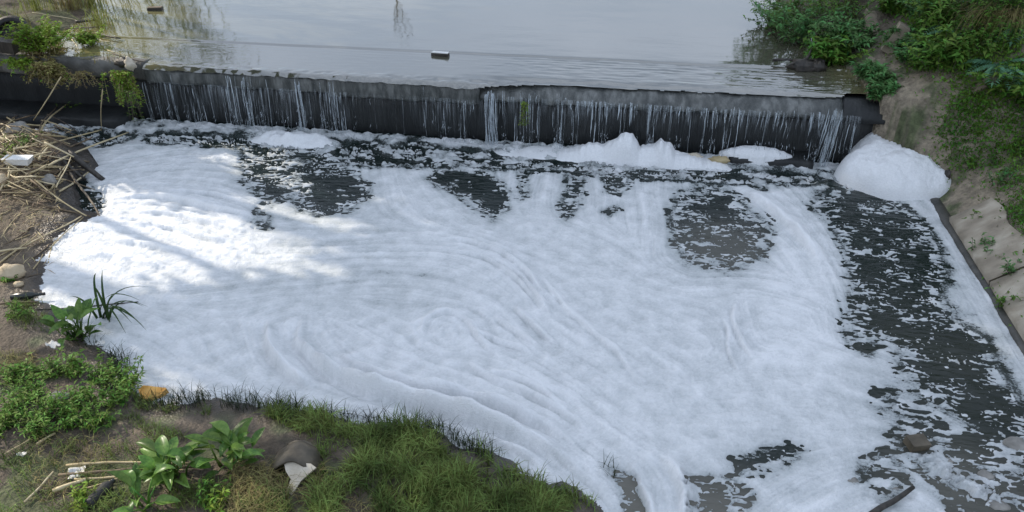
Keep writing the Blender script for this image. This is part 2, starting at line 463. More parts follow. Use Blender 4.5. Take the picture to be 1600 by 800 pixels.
silt = np.maximum.reduce([sm(1.6, -0.6, np.hypot(LX - P(1500, 760).x, (LY - P(1500, 760).y) * 1.2)), sm(6.6, 5.4, LY + 0.35 * (LX - 0.5)) * (LX < 2.2),
                          0.55 * sm(1.3, 0.2, np.hypot(LX - P(1130, 390).x, LY - P(1130, 390).y)), 0.14 * sm(2.4, 0.3, np.hypot(LX - P(1430, 560).x, LY - P(1430, 560).y))])
a = me.attributes.new('silt', 'FLOAT', 'POINT'); a.data.foreach_set('value', silt.astype(np.float32).ravel())
kind(link('pool_water', me, M['pool']), 'structure')

# ------------------------------------------------------------------ the river above the weir
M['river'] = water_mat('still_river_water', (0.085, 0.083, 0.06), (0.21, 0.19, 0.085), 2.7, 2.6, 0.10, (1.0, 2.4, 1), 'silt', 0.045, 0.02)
CREST_Y, NOSE_Y = 14.68, 13.20
uxs = np.arange(-12.6, 4.9, 0.035)
uys = np.concatenate([[13.105, 13.11, 13.12, 13.14, 13.17], np.arange(NOSE_Y, 15.0, 0.03), np.arange(15.05, 20, 0.12), 20 + (np.linspace(0, 1, 16) ** 2) * 380])
UX, UY = np.meshgrid(uxs, uys)
crest = CREST_Y + 0.05 * gn(UX * 0.5, UX * 0 + 2.2, 77) + 0.012 * (UX + 4)
t = sm(0.0, 0.10, crest - UY)
UZ = UP_W - 0.018 * t - 0.030 * np.clip((crest - UY) / 1.4, 0, 1)
ripple = sm(-3.2, 0.5, UX + 1.2 * gn(UX * .6, UY * .6, 4)) * 0.9 + 0.15
band = sm(0, 0.06, crest - UY) * sm(NOSE_Y - .02, NOSE_Y + 0.15, UY)
UZ = UZ + band * ripple * (0.011 * fbm(UX * 2.4 + 0.5 * UY, UY * 11, 3, 55) + 0.006 * np.sin((crest - UY) * 48 + 2.5 * gn(UX * 1.3, UY * 2, 8)) * np.exp(-np.clip(crest - UY, 0, 3) / 0.4))
UZ = UZ + 0.003 * fbm(UX * 0.8, UY * 2.2, 3, 66) * (UY > 14.5)
nose = np.clip((NOSE_Y + 0.02 - UY) / 0.115, 0, 1)
UZ = UZ - 0.035 * sm(13.62, 13.42, UY) * sm(-3.2, -1.6, UX)
UZ = UZ - 0.05 * sm(-7, 2.5, UX) * np.clip((13.46 - UY) / 0.26, 0, 1.2) ** 2
UZ = UZ - 0.055 * nose ** 1.8 + 0.03 * fbm(UX * 4, UY * 5, 3, 14) * sm(NOSE_Y + .3, NOSE_Y, UY)
UYw = UY + 0.025 * gn(UX * 1.2, UX * 0, 12) * sm(NOSE_Y + 0.4, NOSE_Y, UY)
nx, ny = len(uxs), len(uys)
V = np.stack([UX.ravel(), UYw.ravel(), UZ.ravel()], 1)
i = np.arange(nx * ny).reshape(ny, nx)
F = np.stack([i[:-1, :-1].ravel(), i[:-1, 1:].ravel(), i[1:, 1:].ravel(), i[1:, :-1].ravel()], 1)
cen = V[F].mean(1)
F = F[~((cen[:, 0] < -8.9) & (cen[:, 1] < 13.3)) & (cen[:, 1] > np.interp(cen[:, 0], [-12, -3.2, -1.6, 3.0, 3.45, 3.6], [13.0, 13.0, 13.36, 13.45, 13.48, 13.62]) + 0.03 * fbm(cen[:, 0] * 3, cen[:, 0] * 0 + 3, 3, 7))]
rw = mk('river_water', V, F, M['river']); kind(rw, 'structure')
shal_lit = sm(-7.9, -10.6, V[:, 0] + 0.25 * (V[:, 1] - 14) + 0.9 * fbm(V[:, 0] * 0.7, V[:, 1] * 0.7, 3, 181)) * sm(26, 19, V[:, 1]) + 0.7 * sm(3.1, 4.2, V[:, 0] + 0.15 * (V[:, 1] - 14))  # olive shallows at the left, their sunlit tone put into the colour
a = rw.data.attributes.new('silt', 'FLOAT', 'POINT'); a.data.foreach_set('value', np.clip(shal_lit, 0, 1).astype(np.float32))

# ------------------------------------------------------------------ the weir
M['damp'] = mat('damp_grey_concrete', (0.06, 0.058, 0.052), (0.17, 0.165, 0.148), 3, 0.7, 0.8, 22, c3=(0.10, 0.097, 0.087))
weir = empty('weir', (-4, 13.3, 0))
tag(weir, 'long low concrete weir with overhanging lip crossing the river', 'weir')
def local(V, o): 
    V = np.asarray(V, float); return V - np.array(o.location)
def extrude_profile(prof, x0, x1, step, wob, seed):
    xs = np.linspace(x0, x1, max(2, int((x1 - x0) / step) + 1)); prof = np.array(prof)
    n = len(prof); V = []
    for x in xs:
        k = np.arange(n)
        dy = wob * fbm(np.full(n, x * 2.2), k * 0.35 + prof[:, 1] * 3, 4, seed); dz = wob * 0.8 * fbm(np.full(n, x * 2.0) + 40, k * 0.35, 4, seed + 1)
        V.append(np.stack([np.full(n, x), prof[:, 0] + dy, prof[:, 1] + dz], 1))
    V = np.vstack(V); F = []
    for i in range(len(xs) - 1):
        for j in range(n):
            a = i * n + j; b2 = i * n + (j + 1) % n
            F.append((a, b2, b2 + n, a + n))
    F.append(tuple(range(n - 1, -1, -1))); F.append(tuple(range((len(xs) - 1) * n, len(xs) * n)))
    return V, F
def lip_profile(top, bot, y):
    return [(y + 0.05, top), (y + 0.015, top - 0.03), (y, top - 0.08), (y - 0.005, (top + bot) / 2), (y + 0.005, bot + 0.05), (y + 0.02, bot + 0.01), (y + 0.07, bot), (y + 0.6, bot), (14.6, bot), (14.6, top - 0.05), (14.2, top - 0.005), (13.7, top), (y + 0.2, top)]
def round_profile(top, bot, y):
    return [(y + 0.16, top - 0.06), (y + 0.07, top - 0.13), (y + 0.02, top - 0.19), (y, top - 0.24), (y + 0.005, bot + 0.03), (y + 0.03, bot), (y + 0.6, bot), (14.6, bot), (14.6, top - 0.05), (14.2, top - 0.005), (13.7, top), (y + 0.36, top), (y + 0.26, top - 0.02)]
def kerb_profile(top, bot, y):
    return [(y + 0.06, top), (y + 0.015, top - 0.03), (y, top - 0.08), (y - 0.005, (top + bot) / 2), (y + 0.005, bot + 0.05), (y + 0.02, bot + 0.01), (y + 0.07, bot), (y + 0.6, bot), (14.6, bot), (14.6, 1.06), (14.2, 1.07), (y + 0.45, 1.09), (y + 0.32, top - 0.05), (y + 0.25, top - 0.01)]
for (x0, x1, top, bot, y) in [(-14.5, -11.05, 1.19, 0.82, 13.19), (-11.04, -8.92, 1.175, 0.84, 13.22), (-8.91, -5.42, 1.095, 0.80, 13.17), (-5.41, -2.62, 1.09, 0.74, 13.18), (-2.61, 3.50, 1.115, 0.82, 13.20), (3.51, 4.25, 1.095, 0.78, 13.22)]:
    V, F = extrude_profile((kerb_profile if x0 < -9 else round_profile if x0 > -3 else lip_profile)(top, bot, y), x0, x1, 0.06, 0.045, int(x0 * 10) + 500)
    mk('crest_slab', local(V, weir), F, M['damp'] if x0 < -9 else M['wall'] if x0 > 3.4 else M['lip'], weir)  # right end slab in black: its shadow is put into the colour
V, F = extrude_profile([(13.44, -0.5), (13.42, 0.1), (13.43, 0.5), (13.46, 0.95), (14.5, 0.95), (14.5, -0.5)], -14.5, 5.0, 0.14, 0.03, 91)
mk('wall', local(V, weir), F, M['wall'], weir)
# an old footing step that shows under the foam by the right end and in the left corner
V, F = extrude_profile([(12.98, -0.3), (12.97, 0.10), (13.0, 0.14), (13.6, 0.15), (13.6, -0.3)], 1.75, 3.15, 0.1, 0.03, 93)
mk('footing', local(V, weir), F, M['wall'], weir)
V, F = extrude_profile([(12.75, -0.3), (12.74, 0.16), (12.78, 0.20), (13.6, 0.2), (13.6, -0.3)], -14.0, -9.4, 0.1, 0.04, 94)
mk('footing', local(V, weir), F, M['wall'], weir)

# ------------------------------------------------------------------ falling water
m, N, L, b = new_mat('falling_water')
b.inputs['Base Color'].default_value = (0.58, 0.64, 0.68, 1); b.inputs['Roughness'].default_value = 0.18
t = N.new('ShaderNodeTexCoord'); mp = N.new('ShaderNodeMapping'); mp.inputs['Scale'].default_value = (34, 10, 1.8)
L.new(t.outputs['Object'], mp.inputs['Vector'])
n = N.new('ShaderNodeTexNoise'); n.inputs['Scale'].default_value = 1; n.inputs['Detail'].default_value = 4
L.new(mp.outputs['Vector'], n.inputs['Vector'])
at = N.new('ShaderNodeAttribute'); at.attribute_name = 'body'
mr = N.new('ShaderNodeMapRange'); mr.inputs['From Min'].default_value = 0.42; mr.inputs['From Max'].default_value = 0.70
L.new(n.outputs['Fac'], mr.inputs['Value'])
mu = N.new('ShaderNodeMath'); mu.operation = 'MULTIPLY'; L.new(mr.outputs['Result'], mu.inputs[0]); L.new(at.outputs['Fac'], mu.inputs[1])
tr = N.new('ShaderNodeBsdfTransparent'); ms = N.new('ShaderNodeMixShader')
L.new(mu.outputs[0], ms.inputs['Fac']); L.new(tr.outputs[0], ms.inputs[1]); L.new(b.outputs[0], ms.inputs[2])
L.new(ms.outputs[0], N['Material Output'].inputs['Surface'])
M['fall'] = m
LIPX = ([0, 230, 540, 760, 1000, 1300, 1380], [-11.66, -8.76, -5.04, -2.48, 0.15, 3.30, 4.07])
def lipx(px): return float(np.interp(px, *LIPX))
SV, SF, SB = [], [], []
def strand(x, z0, z1, r, body, y0=13.12, drift=0.0):
    n = max(4, int((z0 - z1) / 0.07)); k = 4; base = len(SV); sway = random.uniform(-0.012, 0.012)
    for i in range(n + 1):
        t = i / n; z = z0 + (z1 - z0) * t; rr = r * (1 - 0.45 * t) * random.uniform(0.55, 1.35)
        if i == n: rr = r * 0.15
        yy = y0 - 0.04 * math.sqrt(t); xx = x + drift * t + sway * math.sin(t * 5) + random.gauss(0, 0.0025)
        for j in range(k):
            a = 2 * math.pi * j / k
            SV.append((xx + rr * math.cos(a), yy + rr * 0.6 * math.sin(a), z)); SB.append(body * random.uniform(0.7, 1.1))
    for i in range(n):
        for j in range(k):
            SF.append((base + i * k + j, base + i * k + (j + 1) % k, base + (i + 1) * k + (j + 1) % k, base + (i + 1) * k + j))
def drops(x, z0, z1, n):
    for _ in range(n):
        z = random.uniform(z1, z0); strand(x + random.gauss(0, 0.02), z, z - random.uniform(0.02, 0.06), random.uniform(0.003, 0.006), 1.2, 13.08 + random.uniform(-.03, .03))
# (from, to, strands, share that reaches the pool, thickness, share that starts at the top edge of the lip)
for a, b_, n, full, th, topsh in [(212, 350, 36, 0.8, 0.75, 0.05), (350, 470, 58, 0.8, 0.85, 0.25), (470, 545, 32, 0.75, 0.85, 0.25), (545, 640, 7, 0.3, 0.5, 0.0), (640, 755, 36, 0.65, 0.7, 0.1), (775, 880, 50, 0.75, 0.65, 0.3), (880, 1010, 70, 0.2, 0.9, 0.9), (1010, 1160, 78, 0.2, 0.9, 0.9), (1160, 1290, 66, 0.2, 0.85, 0.9), (1318, 1350, 7, 0.9, 0.8, 0.2)]:
    cl = [random.uniform(a, b_) for _ in range(max(3, n // 5))]
    for _ in range(n):
        x = lipx(min(max(random.gauss(random.choice(cl), (b_ - a) * 0.035), a), b_) if random.random() < 0.7 else random.uniform(a, b_))
        top = random.random() < topsh
        z0 = (random.uniform(0.86, 0.98) if a > 870 else random.uniform(0.98, 1.06)) if top else random.uniform(0.78, 0.86)
        zl = random.uniform(-0.02, 0.05) if random.random() < full else z0 - random.uniform(0.08, 0.34)
        r = random.choice((0.0025, 0.003, 0.004, 0.005, 0.006, 0.010)) * th
        strand(x, z0, zl, r * (1.35 if top else 1.0), random.uniform(0.4, 1.9), (13.145 if top else 13.12) + random.uniform(-0.02, 0.02), random.gauss(0, 0.014))
        if random.random() < 0.45: drops(x, 0.45, 0.02, 4)
for px, n, wd, dr in [(465, 9, 0.08, 0.0), (765, 26, 0.10, 0.03), (1306, 30, 0.09, -0.06), (382, 7, 0.06, 0)]:
    for _ in range(n):
        strand(lipx(px) + random.gauss(0, wd * 0.5), random.uniform(0.95, 1.08), random.uniform(-0.03, 0.1), random.uniform(0.006, 0.014), random.uniform(0.7, 1.6), 13.09 + random.uniform(-0.05, 0.03), random.gauss(dr, 0.03))
    drops(lipx(px), 0.6, 0.0, 22)
# thin veils between the strands
for px0, px1, body in [(225, 545, 0.30), (545, 640, 0.08), (640, 760, 0.2), (790, 1290, 0.42), (1296, 1350, 0.4)]:
    x0, x1 = lipx(px0), lipx(px1); n = int((x1 - x0) / 0.04) + 1; base = len(SV)
    for i in range(n + 1):
        x = x0 + (x1 - x0) * i / n
        for j in range(8):
            t = j / 7
            SV.append((x, 13.13 - 0.05 * math.sqrt(t) + 0.015 * math.sin(x * 23) + 0.01 * math.sin(x * 61), (0.84 if px0 < 780 else 0.93) * (1 - t)  + 0.02)); SB.append(body * (1 - t) ** (2.0 if px0 < 780 else 4.5) * (0.5 + 0.7 * abs(math.sin(x * 2.3))))
    for i in range(n):
        for j in range(7):
            q = base + i * 8 + j; SF.append((q, q + 8, q + 9, q + 1))
me = mesh_data('falling_water', np.array(SV), np.array(SF))
a = me.attributes.new('body', 'FLOAT', 'POINT'); a.data.foreach_set('value', np.array(SB, np.float32))
fw = link('falling_water', me, M['fall']); kind(fw, 'stuff'); fw['label'] = 'thin curtain of water strands falling off the weir lip'
tag(fw, 'thin curtain of water strands falling off the weir lip', 'falling water')

# ------------------------------------------------------------------ foam on the pool: a height field that sinks below the water where there is none
FS = 0.019
fxs = np.arange(-10.9, 5.0, FS); fys = np.arange(3.4, 13.25, FS)
cxs = np.arange(-10.9, 5.0 + 3 * FS, 3 * FS); cys = np.arange(3.4, 13.25 + 3 * FS, 3 * FS)
CX, CY = np.meshgrid(cxs, cys); FX, FY = np.meshgrid(fxs, fys)
def up3(A):
    """bilinear from the coarse to the fine grid"""
    gx = (fxs - cxs[0]) / (3 * FS); gy = (fys - cys[0]) / (3 * FS)
    ix = np.clip(gx.astype(int), 0, len(cxs) - 2); iy = np.clip(gy.astype(int), 0, len(cys) - 2)
    tx = (gx - ix)[None, :]; ty = (gy - iy)[:, None]
    a = A[np.ix_(iy, ix)]; b = A[np.ix_(iy, ix + 1)]; c = A[np.ix_(iy + 1, ix)]; d = A[np.ix_(iy + 1, ix + 1)]
    return (a * (1 - tx) + b * tx) * (1 - ty) + (c * (1 - tx) + d * tx) * ty

# openings in the foam: outline, softness of the rim (m), how open
HOLES = [
    ([(376, 258), (400, 240), (438, 240), (446, 262), (462, 285), (450, 310), (425, 325), (400, 300), (378, 285)], 0.30, 1.0),
    ([(455, 262), (500, 246), (535, 258), (560, 276), (580, 290), (572, 312), (545, 330), (505, 338), (470, 330), (455, 312), (470, 290)], 0.30, 1.15),
    ([(402, 326), (424, 340), (418, 362), (400, 360)], 0.2, 0.5),
    ([(540, 222), (590, 222), (620, 238), (640, 222), (690, 226), (668, 244), (650, 258), (606, 264), (566, 250)], 0.22, 0.7),
    ([(664, 282), (690, 262), (735, 262), (772, 268), (784, 290), (800, 300), (796, 328), (775, 344), (745, 330), (710, 305)], 0.25, 1.15),
    ([(800, 256), (822, 256), (826, 285), (830, 300), (818, 314), (812, 292)], 0.2, 0.8),
    ([(884, 268), (915, 262), (912, 300), (905, 325), (885, 345), (870, 330), (886, 300)], 0.22, 0.8),
    ([(940, 275), (980, 272), (982, 296), (966, 306), (945, 300)], 0.18, 0.9),
    ([(936, 332), (962, 320), (970, 330), (948, 342)], 0.15, 0.7),
    ([(1060, 300), (1110, 290), (1150, 302), (1172, 330), (1200, 350), (1206, 372), (1195, 400), (1150, 424), (1105, 425), (1072, 412), (1056, 380), (1044, 345)], 0.34, 0.85),
    ([(1162, 284), (1200, 290), (1196, 300), (1170, 296)], 0.15, 0.8),
    ([(1262, 322), (1300, 295), (1340, 282), (1400, 312), (1452, 352), (1470, 385), (1482, 430), (1470, 470), (1490, 500), (1545, 528), (1560, 570), (1590, 620), (1625, 690), (1560, 690), (1500, 655), (1440, 625), (1406, 585), (1400, 545), (1345, 530), (1318, 505), (1330, 440), (1316, 390), (1300, 352)], 0.36, 1.0),
    ([(1310, 512), (1345, 520), (1370, 540), (1360, 560), (1330, 545)], 0.2, 0.6),
    ([(1390, 600), (1440, 615), (1500, 650), (1600, 690), (1700, 740), (1700, 900), (1560, 830), (1505, 790), (1440, 730), (1400, 690), (1380, 640)], 0.5, 0.62),
    ([(958, 732), (992, 744), (996, 770), (1004, 800), (1015, 850), (1005, 900), (975, 850), (975, 790)], 0.10, 1.3),
    ([(1074, 748), (1110, 742), (1150, 752), (1178, 768), (1170, 800), (1160, 860), (1150, 950), (1060, 950), (1074, 860), (1078, 800)], 0.16, 1.0),
    ([(1150, 722), (1190, 705), (1230, 690), (1258, 705), (1235, 728), (1190, 744), (1160, 746)], 0.24, 0.55),
    ([(1340, 720), (1390, 700), (1420, 740), (1390, 790), (1350, 770)], 0.25, 0.45),
    ([(372, 236), (480, 232), (560, 226), (760, 238), (900, 248), (1050, 264), (1270, 272), (1290, 292), (1160, 292), (1040, 284), (880, 270), (760, 266), (640, 262), (560, 262), (450, 252), (380, 250)], 0.24, 0.42),
    ([(225, 210), (300, 212), (400, 216), (500, 219), (500, 232), (420, 234), (330, 230), (232, 226)], 0.2, 0.6),
    ([(84, 292), (112, 276), (135, 282), (166, 316), (160, 332), (140, 346), (108, 332)], 0.12, 1.3),
    ([(100, 205), (225, 212), (195, 224), (140, 236)], 0.2, 0.3),
]
hol = np.full(CX.shape, 3.0)
for pts, soft, op in HOLES:
    d = sdf(G(pts), CX, CY)
    hol = np.minimum(hol, -np.where(d > 0, np.minimum(d / soft, 1.0) * op, d / soft))
hol = up3(hol)

# directions the foam has been drawn out in
STROKES = [[(190, 262), (300, 250), (390, 262)], [(150, 310), (260, 306), (330, 318), (410, 340)], [(140, 345), (240, 345), (330, 370), (400, 392)], [(110, 380), (200, 385), (300, 415), (400, 425)],
    [(95, 450), (200, 462), (330, 455), (450, 440)], [(400, 405), (550, 395), (650, 392), (740, 398)], [(420, 370), (560, 372), (680, 366), (760, 380), (820, 420)],
    [(640, 372), (740, 384), (800, 410), (838, 450), (866, 490), (892, 500)], [(700, 400), (770, 425), (810, 462), (850, 500), (880, 520)], [(720, 450), (780, 470), (815, 505), (840, 540)],
    [(660, 510), (690, 490), (725, 500), (740, 530), (715, 552), (680, 545), (664, 525)], [(440, 460), (600, 450), (700, 465)], [(395, 500), (470, 480), (560, 495), (620, 520)],
    [(478, 500), (476, 540), (510, 580), (570, 612), (640, 632)], [(525, 545), (565, 578), (650, 612), (760, 640), (860, 690), (930, 745)], [(600, 560), (700, 590), (800, 625), (900, 680), (960, 720)],
    [(740, 550), (820, 580), (900, 620), (980, 690)], [(880, 500), (960, 550), (1040, 600), (1070, 640)], [(850, 400), (950, 450), (1050, 480), (1110, 500)], [(880, 350), (960, 385), (1040, 430)],
    [(600, 260), (610, 320), (650, 350)], [(640, 270), (670, 320), (740, 370), (830, 400)], [(850, 280), (850, 340), (900, 380)], [(930, 270), (930, 340)], [(1010, 270), (1015, 350), (1010, 420)],
    [(1130, 285), (1200, 330), (1255, 380), (1300, 450), (1310, 520)], [(1220, 300), (1280, 350), (1310, 420)], [(1100, 460), (1180, 455), (1270, 480)], [(1140, 470), (1152, 530), (1190, 575)], [(1120, 590), (1200, 560), (1300, 570), (1380, 600)],
    [(1100, 650), (1200, 650), (1300, 660), (1390, 680)], [(980, 700), (1040, 735), (1070, 790), (1075, 840)], [(1020, 720), (1030, 800)], [(1200, 780), (1300, 730), (1380, 700)], [(1470, 380), (1530, 480), (1600, 590)], [(1320, 270), (1400, 320), (1470, 400)], [(1420, 690), (1500, 760), (1600, 800)],
    [(220, 500), (300, 530), (330, 580), (420, 615)], [(250, 590), (340, 600), (430, 620), (560, 640)], [(380, 520), (400, 570), (450, 605)]]
sp, sa = [], []
for s in STROKES:
    p = smooth_line(G(s), 5)
    sp.append((p[1:] + p[:-1]) / 2); d = np.diff(p, axis=0); sa.append(np.arctan2(d[:, 1], d[:, 0]))
sp = np.vstack(sp); sa = np.concatenate(sa)
ddx = CX[::3, ::3]; ddy = CY[::3, ::3]; c2 = np.zeros(ddx.shape); s2 = np.zeros(ddx.shape)
for (x, y), an in zip(sp, sa):
    wgt = 1.0 / ((ddx - x) ** 2 + (ddy - y) ** 2 + 0.02) ** 2
    c2 += wgt * np.cos(2 * an); s2 += wgt * np.sin(2 * an)
def up_to(A, gx, gy):
    ix = np.clip(gx.astype(int), 0, A.shape[1] - 2); iy = np.clip(gy.astype(int), 0, A.shape[0] - 2)
    tx = np.clip(gx - ix, 0, 1)[None, :]; ty = np.clip(gy - iy, 0, 1)[:, None]
    a = A[np.ix_(iy, ix)]; b = A[np.ix_(iy, ix + 1)]; c = A[np.ix_(iy + 1, ix)]; d = A[np.ix_(iy + 1, ix + 1)]
    return (a * (1 - tx) + b * tx) * (1 - ty) + (c * (1 - tx) + d * tx) * ty
nrm = np.hypot(c2, s2) + 1e-9
c2 /= nrm; s2 /= nrm
def dir_field(xs, ys):
    gx = (xs - cxs[0]) / (9 * FS); gy = (ys - cys[0]) / (9 * FS)
    C = up_to(c2, gx, gy); S = up_to(s2, gx, gy); X, Y = np.meshgrid(xs, ys)
    th = 0.5 * np.arctan2(S, C) + 0.22 * fbm(X * 0.9, Y * 0.9, 2, 71)
    return np.cos(th), np.sin(th)
def lic(xs, ys, noise, steps):
    """noise smeared along the flow"""
    dx, dy = dir_field(xs, ys); ny, nx = noise.shape
    acc = noise.copy(); cnt = 1
    I, J = np.meshgrid(np.arange(nx, dtype=np.float32), np.arange(ny, dtype=np.float32))
    for sgn in (1, -1):
        px, py = I.copy(), J.copy(); vx, vy = dx * sgn, dy * sgn
        for k in range(steps):
            px = np.clip(px + vx, 0, nx - 1); py = np.clip(py + vy, 0, ny - 1)
            ii = (px + 0.5).astype(np.int32); jj = (py + 0.5).astype(np.int32)
            ii = np.minimum(ii, nx - 1); jj = np.minimum(jj, ny - 1)
            acc += noise[jj, ii]; cnt += 1
            ex = dx[jj, ii]; ey = dy[jj, ii]; q = np.where(ex * vx + ey * vy < 0, -1, 1)
            vx = ex * q; vy = ey * q
    acc /= cnt
    return (acc - acc.mean()) / acc.std()
hx = np.arange(-10.9, 5.0 + 2 * FS, 2 * FS); hy = np.arange(3.4, 13.25 + 2 * FS, 2 * FS)
HX, HY = np.meshgrid(hx, hy)
fine = lic(fxs, fys, RNG.standard_normal(FX.shape).astype(np.float32), 30)
wide_h = lic(hx, hy, (gn(HX * 9, HY * 9, 81) + 0.4 * gn(HX * 17, HY * 17, 82)).astype(np.float32), 26)
wide = up_to(wide_h, (fxs - hx[0]) / (2 * FS), (fys - hy[0]) / (2 * FS))
broad_h = lic(hx, hy, gn(HX * 3.6, HY * 3.6, 83).astype(np.float32), 34)
broad = up_to(broad_h, (fxs - hx[0]) / (2 * FS), (fys - hy[0]) / (2 * FS))

def zone(pts, soft):
    return up3(sm(-soft, soft, sdf(G(pts), CX, CY)))
Z_swirl = zone([(600, 385), (740, 375), (820, 400), (880, 480), (960, 580), (1000, 700), (940, 740), (760, 680), (560, 640), (470, 600), (460, 480), (560, 520), (640, 500), (660, 440)], 0.35)
Z_left = zone([(110, 330), (240, 290), (420, 325), (410, 390), (330, 430), (140, 440), (85, 430)], 0.35)
Z_grain = zone([(640, 330), (780, 350), (860, 420), (930, 540), (1010, 690), (1100, 740), (1360, 720), (1360, 590), (1080, 560), (1000, 420), (900, 350), (760, 300)], 0.4)
Z_grey = zone([(330, 430), (480, 400), (640, 395), (740, 430), (700, 480), (560, 490), (400, 480), (300, 470)], 0.45)
Z_thin = zone([(400, 330), (620, 330), (640, 370), (560, 392), (430, 385)], 0.4)
Z_jet = zone([(1090, 262), (1160, 275), (1240, 320), (1310, 400), (1340, 560), (1260, 600), (1180, 560), (1200, 440), (1210, 360)], 0.25)
Z_boil = sm(11.75, 12.55, FY)
Z_rimr = zone([(1455, 350), (1500, 420), (1620, 590), (1640, 700), (1560, 600), (1490, 500)], 0.25)

micro = fbm(FX * 22, FY * 22, 3, 90); lump = fbm(FX * 4.5, FY * 4.5, 4, 92)
grain = gn(FX * 16 + 2 * FY, FY * 21, 95)
def worley(x, y, seed):
    ix = np.floor(x).astype(np.int64); iy = np.floor(y).astype(np.int64); d1 = np.full(x.shape, 9.0); d2 = d1.copy()
    for a in (-1, 0, 1):
        for b in (-1, 0, 1):
            d = np.hypot(ix + a + _hash(ix + a, iy + b, seed) - x, iy + b + _hash(ix + a, iy + b, seed + 5) - y)
            d2 = np.minimum(d2, np.maximum(d, d1)); d1 = np.minimum(d1, d)
    return d2 - d1
wb = gn(FX * 5, FY * 5, 171) * 0.5
lace = worley(FX * 6 + wb, FY * 10 + wb, 173)                  # wide inside the cells, zero on their walls
edge = 0.85 * fbm(FX * 2.6, FY * 5.0, 3, 97, 0.6) + 0.30 * fbm(FX * 7, FY * 13, 3, 99, 0.55) + 0.10 * wide
s = hol + edge * np.exp(-np.clip(hol, 0, 3) * 1.1) * 1.25
# scattered flecks inside the openings, drawn out along the ripples
Z_shal = zone([(1380, 620), (1460, 625), (1600, 680), (1700, 740), (1700, 880), (1480, 830), (1400, 740)], 0.4)
fleck = 0.20 * Z_shal + fbm(FX * 4.2 + 0.6 * FY, FY * 11, 3, 103, 0.5)
s = np.maximum(s, (fleck - 0.42 - 0.30 * gn(FX * 1.1, FY * 1.4, 105)) * 2.2 - 0.25 * np.clip(-hol - 0.6, 0, 1))
net = worley(FX * 4.6 + 1.6 * gn(FX * 3, FY * 6, 183), FY * 12.5 + 1.2 * gn(FX * 4, FY * 8, 184), 177)
wear = fbm(FX * 1.5, FY * 2.6, 3, 185)
s = np.maximum(s, (0.16 + 0.24 * wear - 0.15 * np.clip(-hol, 0, 1.2) - net) * 3.0 - np.clip(hol, 0, 3) * 4)
rim = np.exp(-((hol - 0.05) / 0.38) ** 2)
s = s - rim * (np.clip(lace - 0.16, 0, 1) * 1.1 - 0.12)
s = s - Z_boil * np.clip(0.9 * fbm(FX * 1.9, FY * 4.2, 4, 175) - 0.10, 0, 1) * 2.2
alpha = np.clip(s * 2.6, -1, 1)
thick = 0.030 + 0.020 * Z_swirl + 0.025 * Z_left + 0.02 * Z_jet + 0.012 * lump
thick = thick * np.clip(0.25 + 0.75 * hol, 0.25, 1.0)
det = (0.0042 * fine * (1.0 - 0.55 * Z_grain) + 0.0042 * wide * (0.45 + 1.0 * Z_swirl + 1.2 * Z_left - 0.35 * Z_grain) + 0.006 * broad * (0.25 + 0.9 * Z_swirl + 0.9 * Z_left)
       + 0.011 * grain * (0.15 + 0.85 * Z_grain) + 0.0045 * micro * (0.5 + 0.6 * Z_grain) + 0.006 * lump) * (1 - 0.65 * Z_grey) * (1 - 0.4 * Z_thin)
# the big rolled folds by the grass, and other marked folds: path, width, height
FOLDS = [([(474, 492), (470, 530), (492, 568), (540, 600), (600, 622), (700, 648), (800, 682), (880, 722), (940, 765)], 0.085, 0.12), ([(520, 545), (548, 572), (600, 598), (680, 622), (760, 636), (850, 668), (920, 712)], 0.075, 0.10),
    ([(425, 500), (420, 545), (450, 585), (500, 612)], 0.07, 0.075), ([(575, 612), (620, 622), (645, 640)], 0.08, 0.05), ([(640, 640), (720, 664), (800, 700), (860, 735)], 0.09, 0.05), ([(700, 560), (780, 600), (870, 640), (930, 690)], 0.06, 0.035), ([(755, 580), (820, 600), (900, 650)], 0.05, 0.03),
    ([(660, 540), (665, 505), (700, 492), (735, 510), (760, 545), (800, 570)], 0.05, 0.03), ([(740, 520), (790, 540), (840, 560)], 0.045, 0.03), ([(770, 500), (810, 525), (850, 548)], 0.04, 0.03), ([(800, 480), (835, 515), (870, 540)], 0.04, 0.03),
    ([(650, 374), (740, 383), (805, 412), (845, 456), (872, 494)], 0.05, 0.03), ([(690, 392), (760, 408), (812, 445), (850, 490), (880, 512)], 0.045, 0.03), ([(740, 392), (800, 425), (840, 470), (866, 505)], 0.035, 0.024), ([(840, 420), (880, 480), (960, 550), (1010, 620)], 0.05, 0.022), 
    ([(160, 315), (250, 312), (340, 330), (420, 345)], 0.06, 0.035), ([(180, 335), (270, 340), (350, 358), (415, 372)], 0.055, 0.035), ([(150, 352), (240, 358), (330, 378), (405, 390)], 0.06, 0.035), ([(135, 372), (220, 385), (310, 402), (370, 412)], 0.06, 0.03), ([(250, 300), (330, 306), (400, 322)], 0.05, 0.03), ([(120, 400), (200, 410), (290, 430)], 0.07, 0.025),
    ([(1140, 285), (1200, 325), (1250, 370), (1290, 430)], 0.10, 0.05), ([(1148, 470), (1150, 520), (1180, 570)], 0.035, 0.03), ([(1135, 500), (1140, 560), (1160, 590)], 0.03, 0.02), ([(1030, 715), (1060, 745), (1072, 790), (1074, 840)], 0.07, 0.05), ([(985, 720), (990, 745), (1010, 790), (1020, 850)], 0.06, 0.04), ([(1420, 700), (1470, 740), (1530, 775), (1600, 790)], 0.12, 0.05)]
fold_shade = np.zeros(FX.shape)  # fold relief painted into the foam colour: whiter crests, darker troughs
